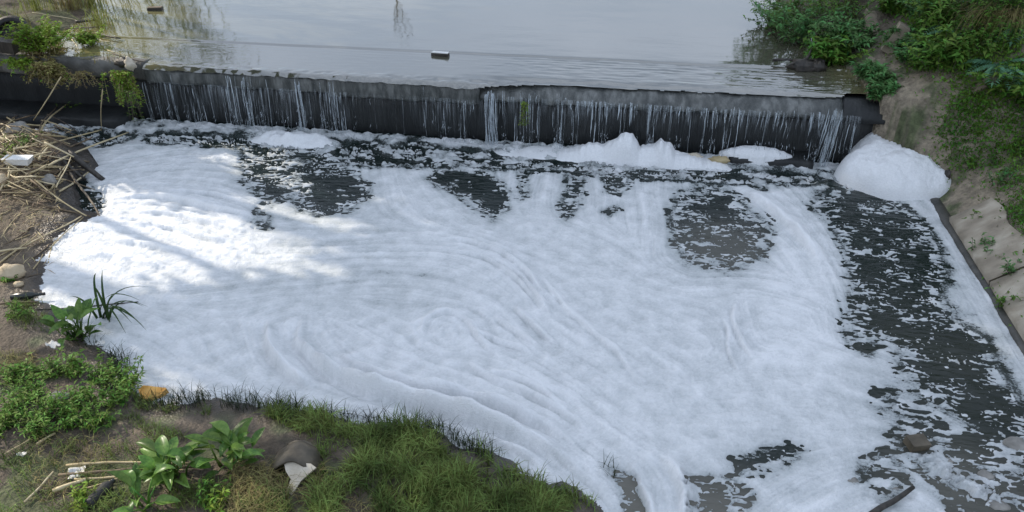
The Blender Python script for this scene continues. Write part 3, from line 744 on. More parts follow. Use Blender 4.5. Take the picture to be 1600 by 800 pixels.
for pts, wd, ht in FOLDS:
    wd *= 0.75; ln = smooth_line(G(pts), 6)
    x0, y0 = ln.min(0) - 4 * wd; x1, y1 = ln.max(0) + 4 * wd
    ia, ib = np.searchsorted(fxs, [x0, x1]); ja, jb = np.searchsorted(fys, [y0, y1])
    sx, sy = FX[ja:jb, ia:ib], FY[ja:jb, ia:ib]
    wx = sx + 0.05 * gn(sx * 2.2, sy * 2.2, 111); wy = sy + 0.05 * gn(sx * 2.2, sy * 2.2, 112)
    d, side, tt = pdist(ln, wx, wy)
    q = d * side / wd
    prof = np.where(q < 0, np.exp(-(q / 0.75) ** 2), np.exp(-(q / 1.5) ** 2)) - 0.45 * np.exp(-((q + 1.5) / 0.7) ** 2)
    fold_shade[ja:jb, ia:ib] += 0.24 * prof * sm(0, 0.3, np.minimum(tt, 1 - tt))
    det[ja:jb, ia:ib] += 2.1 * ht * prof * sm(0, 0.3, np.minimum(tt, 1 - tt)) * (0.8 + 0.5 * gn(sx * 3, sy * 3, 113))
# boiling water under the fall
boil = Z_boil * (0.085 * np.abs(fbm(FX * 2.6, FY * 3.6, 3, 121)) + 0.05 * np.clip(fbm(FX * 6, FY * 7, 3, 122), 0, 1))
rise = np.sqrt(np.clip(alpha, 0, 1) * (2 - np.clip(alpha, 0, 1)))
FZ = np.where(alpha > 0, thick * rise + det * rise + boil * rise, alpha * 0.03) + 0.004
FZ = np.where(s > 0.55, np.maximum(FZ, 0.016), FZ)
dens = 0.80 + fold_shade - 0.15 * Z_grey - 0.13 * Z_thin + 0.14 * Z_jet + 0.10 * Z_left + 0.05 * Z_swirl + (0.05 * wide + 0.03 * broad + 0.042 * fine) * (1 - 0.6 * Z_grain) - 0.22 * np.clip(-grain - 0.1, 0, 1) * (0.25 + 0.75 * Z_grain) - 0.10 * np.clip(micro, 0, 1) + 0.22 * lump - 0.16 * Z_rimr
dens = dens - 0.42 * np.exp(-np.clip(hol, 0, 3) * 2.2) - Z_boil * np.clip(0.26 + 0.75 * fbm(FX * 2.2, FY * 3.4, 4, 131), 0, 0.8)
dens = np.where(hol < -0.15, np.maximum(dens, 0.50 + 0.45 * fbm(FX * 3, FY * 6, 3, 191)), dens)
V, F = grid_mesh(fxs, fys, FZ)
keep = (FZ.ravel()[F] > -0.012).any(1)
# nothing under the land
land_c = up3(np.clip(sdf(LAND, CX, CY), -1, 1)).ravel()
keep &= (land_c[F].min(1) < 0.4)
F = F[keep]
used = np.unique(F); remap = np.full(len(V), -1); remap[used] = np.arange(len(used))
fo = mesh_data('foam', V[used], remap[F])
a = fo.attributes.new('froth', 'FLOAT', 'POINT'); a.data.foreach_set('value', np.clip(dens, 0, 1).astype(np.float32).ravel()[used])

def foam_mat(name, attr=True, scale=70):
    m, N, L, b = new_mat(name)
    t = N.new('ShaderNodeTexCoord')
    v = N.new('ShaderNodeTexVoronoi'); v.inputs['Scale'].default_value = scale; L.new(t.outputs['Object'], v.inputs['Vector'])
    n = N.new('ShaderNodeTexNoise'); n.inputs['Scale'].default_value = 34; n.inputs['Detail'].default_value = 6; L.new(t.outputs['Object'], n.inputs['Vector'])
    mx = N.new('ShaderNodeMix'); mx.data_type = 'RGBA'; mx.inputs[6].default_value = (0.17, 0.21, 0.21, 1); mx.inputs[7].default_value = (0.80, 0.81, 0.82, 1)
    ad = N.new('ShaderNodeMath'); ad.operation = 'MULTIPLY_ADD'; ad.inputs[1].default_value = 0.30
    L.new(n.outputs['Fac'], ad.inputs[0])
    if attr:
        at = N.new('ShaderNodeAttribute'); at.attribute_name = 'froth'
        s_ = N.new('ShaderNodeMath'); s_.operation = 'SUBTRACT'; s_.inputs[1].default_value = 0.15; L.new(at.outputs['Fac'], s_.inputs[0]); L.new(s_.outputs[0], ad.inputs[2])
    else:
        ad.inputs[2].default_value = 0.8
    ad.use_clamp = True
    L.new(ad.outputs[0], mx.inputs[0]); L.new(mx.outputs[2], b.inputs['Base Color'])
    b.inputs['Roughness'].default_value = 0.55; b.inputs['Specular IOR Level'].default_value = 0.3
    if attr:                                        # thin froth opens into small holes
        n3 = N.new('ShaderNodeTexNoise'); n3.inputs['Scale'].default_value = 26; n3.inputs['Detail'].default_value = 5; n3.inputs['Roughness'].default_value = 0.7
        mpp = N.new('ShaderNodeMapping'); mpp.inputs['Scale'].default_value = (1, 1.6, 1)
        L.new(t.outputs['Object'], mpp.inputs['Vector']); L.new(mpp.outputs['Vector'], n3.inputs['Vector'])
        s3 = N.new('ShaderNodeMath'); s3.operation = 'ADD'; L.new(n3.outputs['Fac'], s3.inputs[0]); L.new(at.outputs['Fac'], s3.inputs[1])
        m3 = N.new('ShaderNodeMapRange'); m3.inputs['From Min'].default_value = 0.66; m3.inputs['From Max'].default_value = 0.92; m3.inputs['To Min'].default_value = 0.12
        L.new(s3.outputs[0], m3.inputs['Value']); L.new(m3.outputs['Result'], b.inputs['Alpha'])
    b1 = N.new('ShaderNodeBump'); b1.inputs['Strength'].default_value = 0.4; b1.inputs['Distance'].default_value = 0.014
    L.new(v.outputs['Distance'], b1.inputs['Height'])
    b2 = N.new('ShaderNodeBump'); b2.inputs['Strength'].default_value = 0.5; b2.inputs['Distance'].default_value = 0.015
    L.new(n.outputs['Fac'], b2.inputs['Height']); L.new(b1.outputs['Normal'], b2.inputs['Normal']); L.new(b2.outputs['Normal'], b.inputs['Normal'])
    return m
M['foam'] = foam_mat('white_foam'); M['foam_heap'] = foam_mat('piled_white_foam', False, 45)
fobj = kind(link('foam', fo, M['foam']), 'stuff')
tag(fobj, 'white foam sheet swirling over the pool below the weir', 'foam')

# foam piled up: one heap in the right corner, others along the foot of the weir
def heap(name, label, cx, cy, rx, ry, prof, seed, step=0.022, rough=0.05):
    xs = np.arange(-rx * 1.15, rx * 1.15, step); ys = np.arange(-ry * 1.15, ry * 1.15, step)
    X, Y = np.meshgrid(xs, ys); Z = prof(X, Y, X + cx, Y + cy)
    Z = Z + np.clip(Z * 4, 0, 1) * (rough * fbm(X * 2.6 + seed, Y * 2.6, 3, seed) + 0.5 * rough * np.abs(fbm(X * 5.5, Y * 5.5, 3, seed + 2)) + 0.16 * rough * fbm(X * 11, Y * 11, 3, seed + 1))
    V, F = grid_mesh(xs, ys, Z); F = F[(Z.ravel()[F] > -0.03).any(1)]
    u = np.unique(F); rm = np.full(len(V), -1); rm[u] = np.arange(len(u))
    o = mk(name, V[u], rm[F], M['foam_heap'], loc=(cx, cy, 0)); return tag(o, label, 'foam heap')
c = P(1404, 296)
def pr(X, Y, WX, WY):
    # steep lobed heap, highest at the back right
    bx = X * 0.97 + Y * 0.22; by = Y * 0.98 - X * 0.22
    ang = np.arctan2(by, bx); rr = np.hypot(bx / 0.80, by / 0.95) * (1 + 0.11 * np.sin(3 * ang + 1) + 0.05 * np.sin(5 * ang + 2))
    top = 0.60 + 0.14 * np.clip(by, -1, 1) + 0.05 * np.clip(bx, -1, 1)
    return top * np.sqrt(np.clip(1 - rr ** 3.0, 0, 1)) - 0.05 - 0.25 * np.clip(rr - 1, 0, 1)
heap('foam_heap', 'tall rounded white foam heap in the right corner below the weir', c.x - 0.06, c.y + 0.42, 1.35, 1.45, pr, 201, rough=0.065)
def pr2(X, Y, WX, WY):
    px = np.interp(WX, LIPX[1], LIPX[0])
    h = np.interp(px, [860, 880, 905, 925, 950, 968, 982, 994, 1008, 1024, 1040, 1052, 1066, 1090, 1140, 1180], [-.1, .06, .12, .24, .22, .36, .48, .44, .20, .26, .38, .34, .18, .13, .08, -.1])
    h = h + 0.06 * gn(px * 0.11, px * 0, 5) * (h > 0.05)
    return (h + 0.05) * np.clip(1 - (np.abs(Y) / 0.36) ** 2.2, -0.3, 1) - 0.05
heap('foam_heap', 'jagged twin-peaked foam pile against the middle of the weir foot', 0.4, 12.98, 1.9, 0.42, pr2, 211, 0.02, 0.07)
def pr3(X, Y, WX, WY):
    return 0.15 + 0.15 * np.clip(1 - (X / 0.62) ** 2 - (Y / 0.2) ** 2, -0.6, 1) 
heap('foam_heap', 'narrow foam strip lying on the dark footing at the weir', lipx(1196), 13.16, 0.62, 0.22, lambda X, Y, a, b: np.where(pr3(X, Y, a, b) > 0.152, pr3(X, Y, a, b), -0.1), 221, 0.02, 0.05)
def pr4(X, Y, WX, WY):
    return 0.22 * np.clip(1 - (X / 0.85) ** 2 - (Y / 0.3) ** 2, -0.4, 1) * (0.8 + 0.6 * gn(WX * 4, WY * 4, 7))
heap('foam_heap', 'low churned foam bank at the weir foot left of centre', lipx(462), 12.78, 0.95, 0.36, pr4, 231, 0.02, 0.08)
heap('foam_heap', 'flat foam fringe at the weir foot under the green tuft', lipx(835), 13.0, 0.7, 0.3, lambda X, Y, a, b: 0.4 * pr4(X * 1.2, Y, a, b) , 241, 0.02, 0.04)

# ------------------------------------------------------------------ plant builders
def leaf_quads(C, D, Nn, Ln, Wd, bend=0.25):
    """many pointed leaves: base C, direction D, normal Nn, length, width -> vertices and quads (two per leaf)"""
    C, D, Nn = (np.asarray(v, float) for v in (C, D, Nn)); Ln = np.asarray(Ln)[:, None]; Wd = np.asarray(Wd)[:, None]
    D = D / (np.linalg.norm(D, axis=1, keepdims=True) + 1e-9)
    S = np.cross(D, Nn); S /= np.linalg.norm(S, axis=1, keepdims=True) + 1e-9
    Nn = np.cross(S, D)
    mid = C + D * Ln * 0.45 + Nn * Ln * 0.06; tip = C + D * Ln - Nn * Ln * bend
    l = mid + S * Wd * 0.5 + Nn * Wd * 0.18; r = mid - S * Wd * 0.5 + Nn * Wd * 0.18
    n = len(C); V = np.stack([C, l, mid, tip, r], 1).reshape(-1, 3); b = np.arange(n)[:, None] * 5
    F = np.concatenate([b + np.array([0, 2, 3, 1]), b + np.array([0, 4, 3, 2])])
    return V, F

def rdir(n, up=0.0):
    v = RNG.standard_normal((n, 3)); v[:, 2] += up
    return v / np.linalg.norm(v, axis=1, keepdims=True)

def blades(base, h, w, lean, az, droop=0.5):
    """grass blades: three bent segments each"""
    base = np.asarray(base, float); n = len(base); h = np.broadcast_to(h, n); w = np.broadcast_to(w, n)
    d = np.stack([np.cos(az), np.sin(az), np.zeros(n)], 1); s = np.stack([-np.sin(az), np.cos(az), np.zeros(n)], 1)
    rows = []
    for t, ww in ((0, 1.0), (0.4, 0.85), (0.75, 0.5)):
        ln = lean * t + droop * lean * t * t
        c = base + d * (h * np.sin(np.clip(ln, 0, 1.9)) * t)[:, None] + np.array([0, 0, 1]) * (h * np.cos(np.clip(ln, 0, 1.9) * 0.85) * t)[:, None]
        rows += [c + s * (w * ww * 0.5)[:, None], c - s * (w * ww * 0.5)[:, None]]
    ln = lean * (1 + droop)
    tip = base + d * (h * np.sin(np.clip(ln, 0, 2.1)))[:, None] + np.array([0, 0, 1]) * (h * np.cos(np.clip(ln, 0, 2.1) * 0.85))[:, None]
    rows += [tip + s * (w * 0.06)[:, None], tip - s * (w * 0.06)[:, None]]
    V = np.stack(rows, 1).reshape(-1, 3); b = np.arange(n)[:, None] * 8
    F = np.concatenate([b + np.array([0, 1, 3, 2]), b + np.array([2, 3, 5, 4]), b + np.array([4, 5, 7, 6])])
    return V, F

def scatter(poly_px, n, z=0.05, dens=None):
    """random spots on the land inside an outline"""
    poly = G(poly_px, z); lo = poly.min(0); hi = poly.max(0); out = np.zeros((0, 2))
    while len(out) < n:
        p = RNG.uniform(lo, hi, (n * 3, 2)); k = sdf(poly, p[:, 0], p[:, 1]) > 0
        if dens is not None: k &= RNG.random(len(p)) < dens(p[:, 0], p[:, 1])
        out = np.vstack([out, p[k]])
    p = out[:n]
    return np.column_stack([p, terrain(p[:, 0], p[:, 1])])

def grass_stuff(name, label, parts, matl):
    Vs, Fs, o = [], [], 0
    for V, F in parts: Vs.append(V); Fs.append(F + o); o += len(V)
    g = mk(name, np.vstack(Vs), np.vstack(Fs), matl); kind(g, 'stuff'); return tag(g, label, 'grass')

def bush_mesh(n_stem, h, spread, leaf, n_leaf, seed, hang=0.0, wid=0.4):
    """stems and small leaves of a low herb; returns (stem MB, leaf V, leaf F)"""
    rs = np.random.default_rng(seed); st = MB(); C, D, Nn = [], [], []
    for i in range(n_stem):
        a = rs.uniform(0, 2 * math.pi); lean = rs.uniform(0.1, 1) * spread; hh = h * rs.uniform(0.55, 1.1)
        p = [np.array([rs.normal(0, spread * 0.25), rs.normal(0, spread * 0.25), -0.03])]
        for k in range(1, 6):
            t = k / 5
            p.append(p[0] + np.array([math.cos(a) * lean * t ** 1.3, math.sin(a) * lean * t ** 1.3, hh * t - hang * t * t]))
        st.tube(p, [0.005, 0.0045, 0.004, 0.0035, 0.003, 0.002], 3, False)
        p = np.array(p)
        for k in range(n_leaf):
            t = rs.uniform(0.15, 1.0) * 4.99; q = int(t); c = p[q] + (p[q + 1] - p[q]) * (t - q)
            b = rs.uniform(0, 2 * math.pi)
            C.append(c); D.append([math.cos(b), math.sin(b), rs.uniform(-0.2, 0.8)]); Nn.append([rs.normal(0, .3), rs.normal(0, .3), 1])
    n = len(C)
    V, F = leaf_quads(C, D, Nn, leaf * rs.uniform(0.6, 1.3, n), leaf * wid * rs.uniform(0.7, 1.2, n))
    return st, V, F

def bush(name, label, cat, loc, n_stem, h, spread, leaf, n_leaf, seed, matl, group=None, hang=0.0, wid=0.4, scale=(1, 1, 1), rz=0, stem_mat='twig', extra=None):
    o = empty(name, loc, rz); o.scale = scale; tag(o, label, cat, group)
    st, V, F = bush_mesh(n_stem, h, spread, leaf, n_leaf, seed, hang, wid)
    st.build('stem', M[stem_mat], o); mk('foliage', V, F, M[matl], o)
    if extra:
        st2, V, F = bush_mesh(*extra[0]); mk('foliage', V, F, M[extra[1]], o)
    return o

# ------------------------------------------------------------------ trees out of view: left ones added to shade the pool, others in the river's mirror
def tree_parts(seed, trunk_h, H, crown, leaf, n, limbs=7, base_r=0.22):
    """trunk with limbs, and a crown of leaves gathered round limb tips"""
    rs = np.random.default_rng(seed); tk = MB(); tips = []
    pts = [(0.15 * math.sin(i * 1.3 + seed), 0.12 * math.cos(i * 1.7 + seed), H * 0.9 * i / 6 - 0.3) for i in range(7)]
    tk.tube(pts, [base_r * (1 - 0.13 * i) for i in range(7)], 8)
    for i in range(limbs):
        t = rs.uniform(trunk_h / H, 0.85); a = i * 2.4 + rs.uniform(-.4, .4); q = t * 6 / 0.9 * 0.9; k = min(int(q), 5)
        p0 = np.array(pts[k]) + (np.array(pts[k + 1]) - np.array(pts[k])) * (q - k)
        ln = crown[0] * rs.uniform(0.5, 0.9) * (1.1 - 0.5 * t)
        p = [p0 + np.array([math.cos(a) * ln * s, math.sin(a) * ln * s, ln * (0.55 * s + 0.15 * s * s)]) for s in (0, 0.35, 0.7, 1)]
        tk.tube(p, [base_r * 0.4, base_r * 0.28, base_r * 0.16, base_r * 0.06], 5); tips += p[1:]
    nc = 26; cz = (trunk_h + H) / 2; C = []
    cen = list(np.array(tips))
    while len(cen) < nc + len(tips):
        v = rs.uniform(-1, 1, 3)
        if np.linalg.norm(v) < 1: cen.append(np.array([v[0] * crown[0], v[1] * crown[1], cz + v[2] * (H - trunk_h) / 2]))
    cen = np.array(cen); idx = rs.integers(0, len(cen), n)
    C = cen[idx] + rs.normal(0, 1, (n, 3)) * np.array([0.85, 0.85, 0.7]) * crown[0] * 0.24
    D = rs.normal(0, 1, (n, 3)); D[:, 2] -= 0.3
    V, F = leaf_quads(C, D, rs.normal(0, 1, (n, 3)), leaf * rs.uniform(0.6, 1.3, n), leaf * 0.55 * rs.uniform(0.7, 1.2, n))
    return tk, V, F
tk, V, F = tree_parts(3, 8.9, 20.5, (3.2, 3.2), 0.46, 10000, 9, 0.28)
tree0 = empty('added_tall_tree', (0, 0, 0)); tk.build('trunk', M['bark'], tree0); mk('crown', V, F, M['tree'], tree0)
tk, V, F = tree_parts(8, 2.2, 8.2, (2.3, 2.3), 0.34, 6500, 8, 0.16)
tree1 = empty('bushy_tree', (0, 0, 0)); tk.build('trunk', M['bark'], tree1); mk('crown', V, F, M['tree'], tree1)
def place(proto, used, x, y, rz, s, label, group, dz=0.0):
    o = proto if not used else copy_tree(proto)
    o.location = (x, y, height(x, y) + dz - 0.1); o.rotation_euler = (0, 0, rz); o.scale = (s, s, s)
    return tag(o, label, 'tree', group)
SHADE = [(-21.0, 12.9, 0.3, 1.2), (-20.5, 15.6, 1.9, 1.05), (-21.5, 20.0, 3.1, 1.1), (-20.0, 24.5, 4.0, 1.05), (-23.0, 6.3, 5.1, 1.0), (-25.0, 18.0, 2.2, 1.25), (-25.0, 23.0, 2.9, 1.25), (-24.5, 28.0, 1.2, 1.2)]  # unseen trees added along the sun's rays to keep the pool shaded
for k, (x, y, rz, s) in enumerate(SHADE):
    place(tree0, k > 0, x, y, rz, s, 'unseen tall leafy tree added on the left bank to shade the pool', 'unseen shade trees added on the left bank')
LOW = []
for k, (x, y, rz, s) in enumerate(LOW):
    place(tree1, k > 0, x, y, rz, s, 'bushy tree on the left bank outside the picture, below the tall ones', 'bushy trees on the left bank outside the picture')
tk, V, F = tree_parts(12, 4.3, 8.2, (1.25, 1.25), 0.26, 4200, 7, 0.10)
tree2 = empty('added_slender_tree', (0, 0, 0)); tk.build('trunk', M['bark'], tree2); mk('crown', V, F, M['tree'], tree2)
for k, (x, y, rz, s) in enumerate([(-14.8, 10.7, 0.5, 1.08), (-15.4, 12.1, 2.5, 1.28), (-15.4, 13.7, 3.3, 1.32), (-13.0, 12.9, 1.1, 0.5), (-13.3, 13.5, 2.2, 0.52), (-15.2, 15.9, 4.0, 1.0), (-15.6, 17.2, 1.0, 1.05)]):  # unseen, added to trim the patch of sun on the foam
    place(tree2, k > 0, x, y, rz, s, 'unseen slender tree added on the left bank to shape the sun patch', 'unseen slender trees added on the left bank')
RT = [(12.2, 20.0, 1.0, 1.0), (8.6, 24.5, 2.6, 1.1)]
for k, (x, y, rz, s) in enumerate(RT):
    place(tree1, k > 0, x, y, rz, s, 'bushy tree on the right bank outside the picture', 'bushy trees on the right bank outside the picture')

# reeds on the left bank upstream; most of them show only in the water's mirror
def reed_mesh(seed, h, lean):
    rs = np.random.default_rng(seed); st = MB(); C, D, Nn = [], [], []
    p = [np.array([lean * (t ** 1.6), 0.1 * math.sin(t * 3 + seed), h * t - 0.25 * lean * t * t]) for t in np.linspace(0, 1, 9)]
    st.tube(p, [0.013 - 0.0011 * i for i in range(9)], 4)
    for k in range(22):
        t = 0.2 + 0.8 * k / 22; q = t * 8 * 0.999; i = int(q); c = p[i] + (p[i + 1] - p[i]) * (q - i)
        a = (0 if k % 2 else math.pi) + rs.normal(0, 0.8)
        C.append(c); D.append([math.cos(a), math.sin(a), rs.uniform(0.1, 0.9)]); Nn.append([0, 0, 1])
    n = len(C)
    V, F = leaf_quads(C, D, Nn, rs.uniform(0.35, 0.65, n), rs.uniform(0.03, 0.055, n), 0.45)
    return st, V, F
protos = []
for k in range(5):
    o = empty('reed', (0, 0, 0)); st, V, F = reed_mesh(k + 20, 3.0 + 0.35 * k, 0.7 + 0.35 * k)
    st.build('stem', M['reed'], o); mk('leaves', V, F, M['reed'], o); protos.append([o, False])
for k in range(76):
    p, used = protos[k % 5]; o = copy_tree(p) if used else p; protos[k % 5][1] = True
    x, y = random.uniform(-14.6, -12.5), random.uniform(17.6, 23.0)
    o.location = (x, y, height(x, y) - 0.05); o.rotation_euler = (0, 0, random.uniform(-0.9, 0.5)); s = random.uniform(0.75, 1.1); o.scale = (s, s, s)
    tag(o, 'tall olive reed upstream on the left bank, mirrored in the river', 'reed', 'reeds mirrored in the river on the left')
# bare sapling upstream, mirrored as a few dark twigs
sp_ = MB(); rs = np.random.default_rng(5)
pm = P(620, 16, UP_W); dv = Vector((pm.x, pm.y, UP_W - CAM_H)); kx = 8.5 / dv.y
base = Vector((pm.x + dv.x * kx, pm.y + 8.5, 0.55)); hz = UP_W - dv.z * kx
sp_.tube([(0, 0, 0), (0.05, 0, (hz - .5) * 0.5), (0.02, 0, hz - 0.55)], [0.05, 0.04, 0.025], 6)
for k in range(6):
    a = rs.uniform(-1, 1); z0 = hz - 0.9 + 0.1 * k
    sp_.tube([(0.03, 0, z0), (0.3 * a, 0.1, z0 + 0.35), (0.45 * a + 0.1 * rs.normal(), 0.1, z0 + 0.75), (0.5 * a + 0.2 * rs.normal(), 0.15, z0 + 1.1)], [0.02, 0.015, 0.01, 0.004], 4)
tag(sp_.build('bare_sapling', M['twig'], loc=base), 'leafless dead sapling upstream, mirrored as dark twigs in the river', 'sapling')
# tree leaning over the river from the right bank, mirrored as dangling sprays
lt = empty('leaning_tree', (4.9, 21.6, 1.4)); tag(lt, 'tree leaning over the river from the right bank, mirrored as dark dangling sprays', 'tree')
tk = MB(); tk.tube([(0, 0, -0.3), (-0.4, 0.2, 0.9), (-1.2, 0.4, 1.8), (-2.0, 0.5, 2.5)], [0.12, 0.1, 0.07, 0.03], 7)
C, D, Nn = [], [], []
for k in range(30):
    t = random.uniform(0.15, 1.0); p0 = np.array([-0.2 - 1.8 * t, 0.3, 0.5 + 2.1 * t]); a = random.uniform(2.2, 4.6); ln = random.uniform(0.5, 1.5)
    p = [p0 + np.array([math.cos(a) * ln * s, math.sin(a) * ln * s * 0.6, 0.5 * ln * s - 0.25 * s * s * ln]) for s in (0, .33, .66, 1)]
    tk.tube(p, [0.022, 0.016, 0.011, 0.005], 4)
    for j in range(60):
        s = random.uniform(0.1, 1) * 2.99; i = int(s); c = p[i] + (p[i + 1] - p[i]) * (s - i)
        C.append(c); D.append([math.cos(a) + random.gauss(0, .7), math.sin(a) + random.gauss(0, .7), random.gauss(0.1, .6)]); Nn.append([random.gauss(0, .5), random.gauss(0, .5), 1])
V, F = leaf_quads(C, D, Nn, RNG.uniform(0.12, 0.28, len(C)), RNG.uniform(0.025, 0.05, len(C)))
tk.build('trunk', M['bark'], lt); mk('crown', V, F, M['shrub'], lt)

# ------------------------------------------------------------------ right bank: revetment, wing wall, cover, shrubs
rev = empty('concrete_revetment', (4.82, 9.0, 0)); tag(rev, 'sloping pale concrete revetment along the right edge of the pool', 'embankment')
def slope_slab(y0, y1, d0, d1, thick, seed):
    ys = np.linspace(y0, y1, 12); ds = np.linspace(d0, d1, 8); V = []; F = []
    for lay in (0, 1):
        for y in ys:
            for d in ds:
                rag = 0.05 * math.sin(y * 7 + seed) if d == ds[-1] else 0
                x = 4.80 + d + rag; z = -0.05 + 0.74 * d + (thick if lay == 0 else -0.25)
                z += 0.012 * float(gn(np.array([x * 4.0]), np.array([y * 4.0]), seed)[0]) if lay == 0 else 0
                V.append((x - 4.82 - (0.74 * thick if lay == 0 else 0), y - 9.0, z))
    n, m = len(ys), len(ds); o = n * m
    for i in range(n - 1):
        for j in range(m - 1):
            a = i * m + j; F.append((a, a + 1, a + m + 1, a + m)); F.append((o + a, o + a + m, o + a + m + 1, o + a + 1))
    for i in range(n - 1):
        for j in (0, m - 1):
            a = i * m + j; F.append((a, a + m, o + a + m, o + a))
    for j in range(m - 1):
        for i in (0, n - 1):
            a = i * m + j; F.append((a, a + 1, o + a + 1, o + a))
    return V, F
for k, (y0, y1, d1) in enumerate([(4.4, 6.0, 1.5), (6.03, 7.55, 1.3), (7.95, 9.6, 0.95), (9.63, 11.35, 0.62)]):
    V, F = slope_slab(y0, y1, 0.12, d1, 0.10, k + 3); mk('concrete_slab', V, F, M['slab'], rev)
kb = MB()
ys = np.linspace(3.6, 12.35, 40)
V, F = extrude_profile([(-0.03, -0.4), (-0.035, 0.03), (-0.02, 0.055), (0.06, 0.07), (0.12, 0.06), (0.14, -0.4)], 3.6, 12.3, 0.15, 0.012, 140)
V = np.stack([V[:, 1] + 0.0, V[:, 0] - 9.0, V[:, 2]], 1)
mk('kerb', V, F, M['kerb'], rev)
# old tan wing wall rising from the weir's end
ww = empty('wing_wall', (4.7, 14.8, 1.2)); tag(ww, 'old tan concrete wing wall rising behind the right end of the weir', 'wall')
wa = MB(); rs = np.random.default_rng(9)
pA, pB = P(1384, 128, 1.42), P(1366, -30, 2.1)
for k in range(4):
    a = pA.lerp(pB, k / 4 + 0.004); b = pA.lerp(pB, (k + 1) / 4 - 0.004); mbx = MB()
    dvec = (b - a); dvec.z = 0; nv = Vector((dvec.y, -dvec.x, 0)).normalized(); hw = 0.20 - 0.015 * k; a.z -= 0.16 + 0.05 * (k % 2); b.z -= 0.16 + 0.05 * (k % 2)
    Vv = []
    for s in np.linspace(0, 1, 5):
        c = a.lerp(b, s)
        for u_, z_ in ((-hw, -1.2), (-hw - 0.01, -0.05), (-hw + 0.04, 0.0), (0, 0.02), (hw - 0.04, -0.01), (hw, -0.06), (hw, -1.2)):
            Vv.append(c + nv * (u_ + rs.normal(0, .012)) + Vector((0, 0, z_ + rs.normal(0, .012))) - ww.location)
    Ff = [(i * 7 + j, i * 7 + j + 1, (i + 1) * 7 + j + 1, (i + 1) * 7 + j) for i in range(4) for j in range(6)] + [tuple(range(6, -1, -1)), tuple(range(28, 35))]
    mk('block', Vv, Ff, M['tan'], ww, False)
# slab fragment leaning beside it
fr = MB(); Mx = Matrix.Translation(P(1414, 40, 1.98)) @ Matrix.Rotation(R(25), 4, 'Y') @ Matrix.Rotation(R(-15), 4, 'Z')
fr.box((-0.10, -0.22, -0.5), (0.10, 0.22, 0.0), Mx)
tag(fr.build('concrete_fragment', M['tan'], smooth=False), 'broken tan concrete fragment stuck in the bank right of the wing wall', 'concrete fragment')

def on_ground(px, py, dz=0.0):
    """walk the line of sight of a surveyed spot down to the ground"""
    z = 3.4
    for k in range(400):
        p = P(px, py, z)
        if (-14.9 < p.x < 9.9 and 3.7 < p.y < 21.4) and height(p.x, p.y) >= z: break
        z -= 0.02
        if z < -0.2: break
    return Vector((p.x, p.y, max(z, -0.02) + dz))

def cover_patch(pts_px, n, hmin, hmax, dn=None):
    """spots on the right bank seen inside an outline"""
    q = np.array(pts_px, float); lo, hi = q.min(0), q.max(0); out = []
    while len(out) < n:
        c = RNG.uniform(lo, hi)
        if float(sdf(q, np.array([c[0]]), np.array([c[1]]))[0]) <= 0: continue
        out.append(c)
    pts = np.array([on_ground(a, b) for a, b in out[:min(n, 110)]])
    k = RNG.integers(0, len(pts), n); p = pts[k][:, :2] + RNG.normal(0, 0.16, (n, 2))
    b = np.column_stack([p, terrain(p[:, 0], p[:, 1])])
    return b[b[:, 0] > 4.25]
cov = []
for poly, n, h in [([(1500, 170), (1545, 130), (1600, 120), (1660, 150), (1660, 260), (1600, 255), (1540, 245)], 5200, 0.13), ([(1545, 260), (1600, 270), (1650, 300), (1650, 420), (1600, 390), (1570, 330)], 2800, 0.11),
                   ([(1470, 215), (1510, 180), (1530, 230), (1490, 260)], 700, 0.10), ([(1400, 0), (1600, 0), (1600, 70), (1500, 90), (1430, 60)], 4200, 0.17), ([(1395, 70), (1440, 60), (1500, 95), (1480, 125), (1430, 105)], 900, 0.14), ([(1485, 130), (1520, 120), (1540, 180), (1500, 230), (1470, 200)], 1300, 0.13), ([(1555, 390), (1600, 420), (1640, 500), (1610, 520), (1575, 450)], 700, 0.12)]:
    b = cover_patch(poly, n, 0, 0); m_ = len(b)
    D = rdir(m_, 0.9); cov.append(leaf_quads(b + RNG.normal(0, 0.02, (m_, 3)) + np.array([0, 0, 0.02]) + RNG.uniform(0, h * 0.6, m_)[:, None] * np.array([0, 0, 1]), D, rdir(m_, 1.0), h * RNG.uniform(0.25, 0.7, m_), h * RNG.uniform(0.12, 0.28, m_)))
gs = grass_stuff('ground_cover', 'low green leafy cover growing over the shaded right bank', cov, M['moss']); gs['category'] = 'ground cover'

# shrubs along the upper right water's edge
SH = [(1255, 40, 0.75, 'upper'), (1305, 30, 0.85, ''), (1296, 70, 0.5, ''), (1325, 62, 0.5, ''), (1240, 8, 0.7, ''), (1322, 14, 0.6, ''), (1362, 104, 0.3, ''), (1215, 15, 0.5, '')]
lab = ['leafy shrub over the water left of the wing wall, second from the left', 'large leafy shrub over the river just left of the wing wall', 'low leafy shrub dipping to the water above the dark driftwood', 'leafy shrub pressed against the left side of the wing wall', 'leafy shrub at the top edge near the dangling sprays', 'leafy shrub at the top edge in front of the wing wall', 'small leafy shrub at the near foot of the wing wall', 'leftmost small shrub on the upper right water edge']
for k, (px, py, s, _) in enumerate(SH):
    p = P(px, py + 18, 1.3); z = max(height(p.x, p.y), 1.16)
    bush('shrub', lab[k], 'shrub', (p.x, p.y, z), 42, 1.3 * s, 1.2 * s, (0.13, 0.09, 0.15)[k % 3], 30, 300 + k, ('shrub', 'weed', 'moss')[k % 3], 'shrubs on the upper right water edge', 0.12, 0.38)
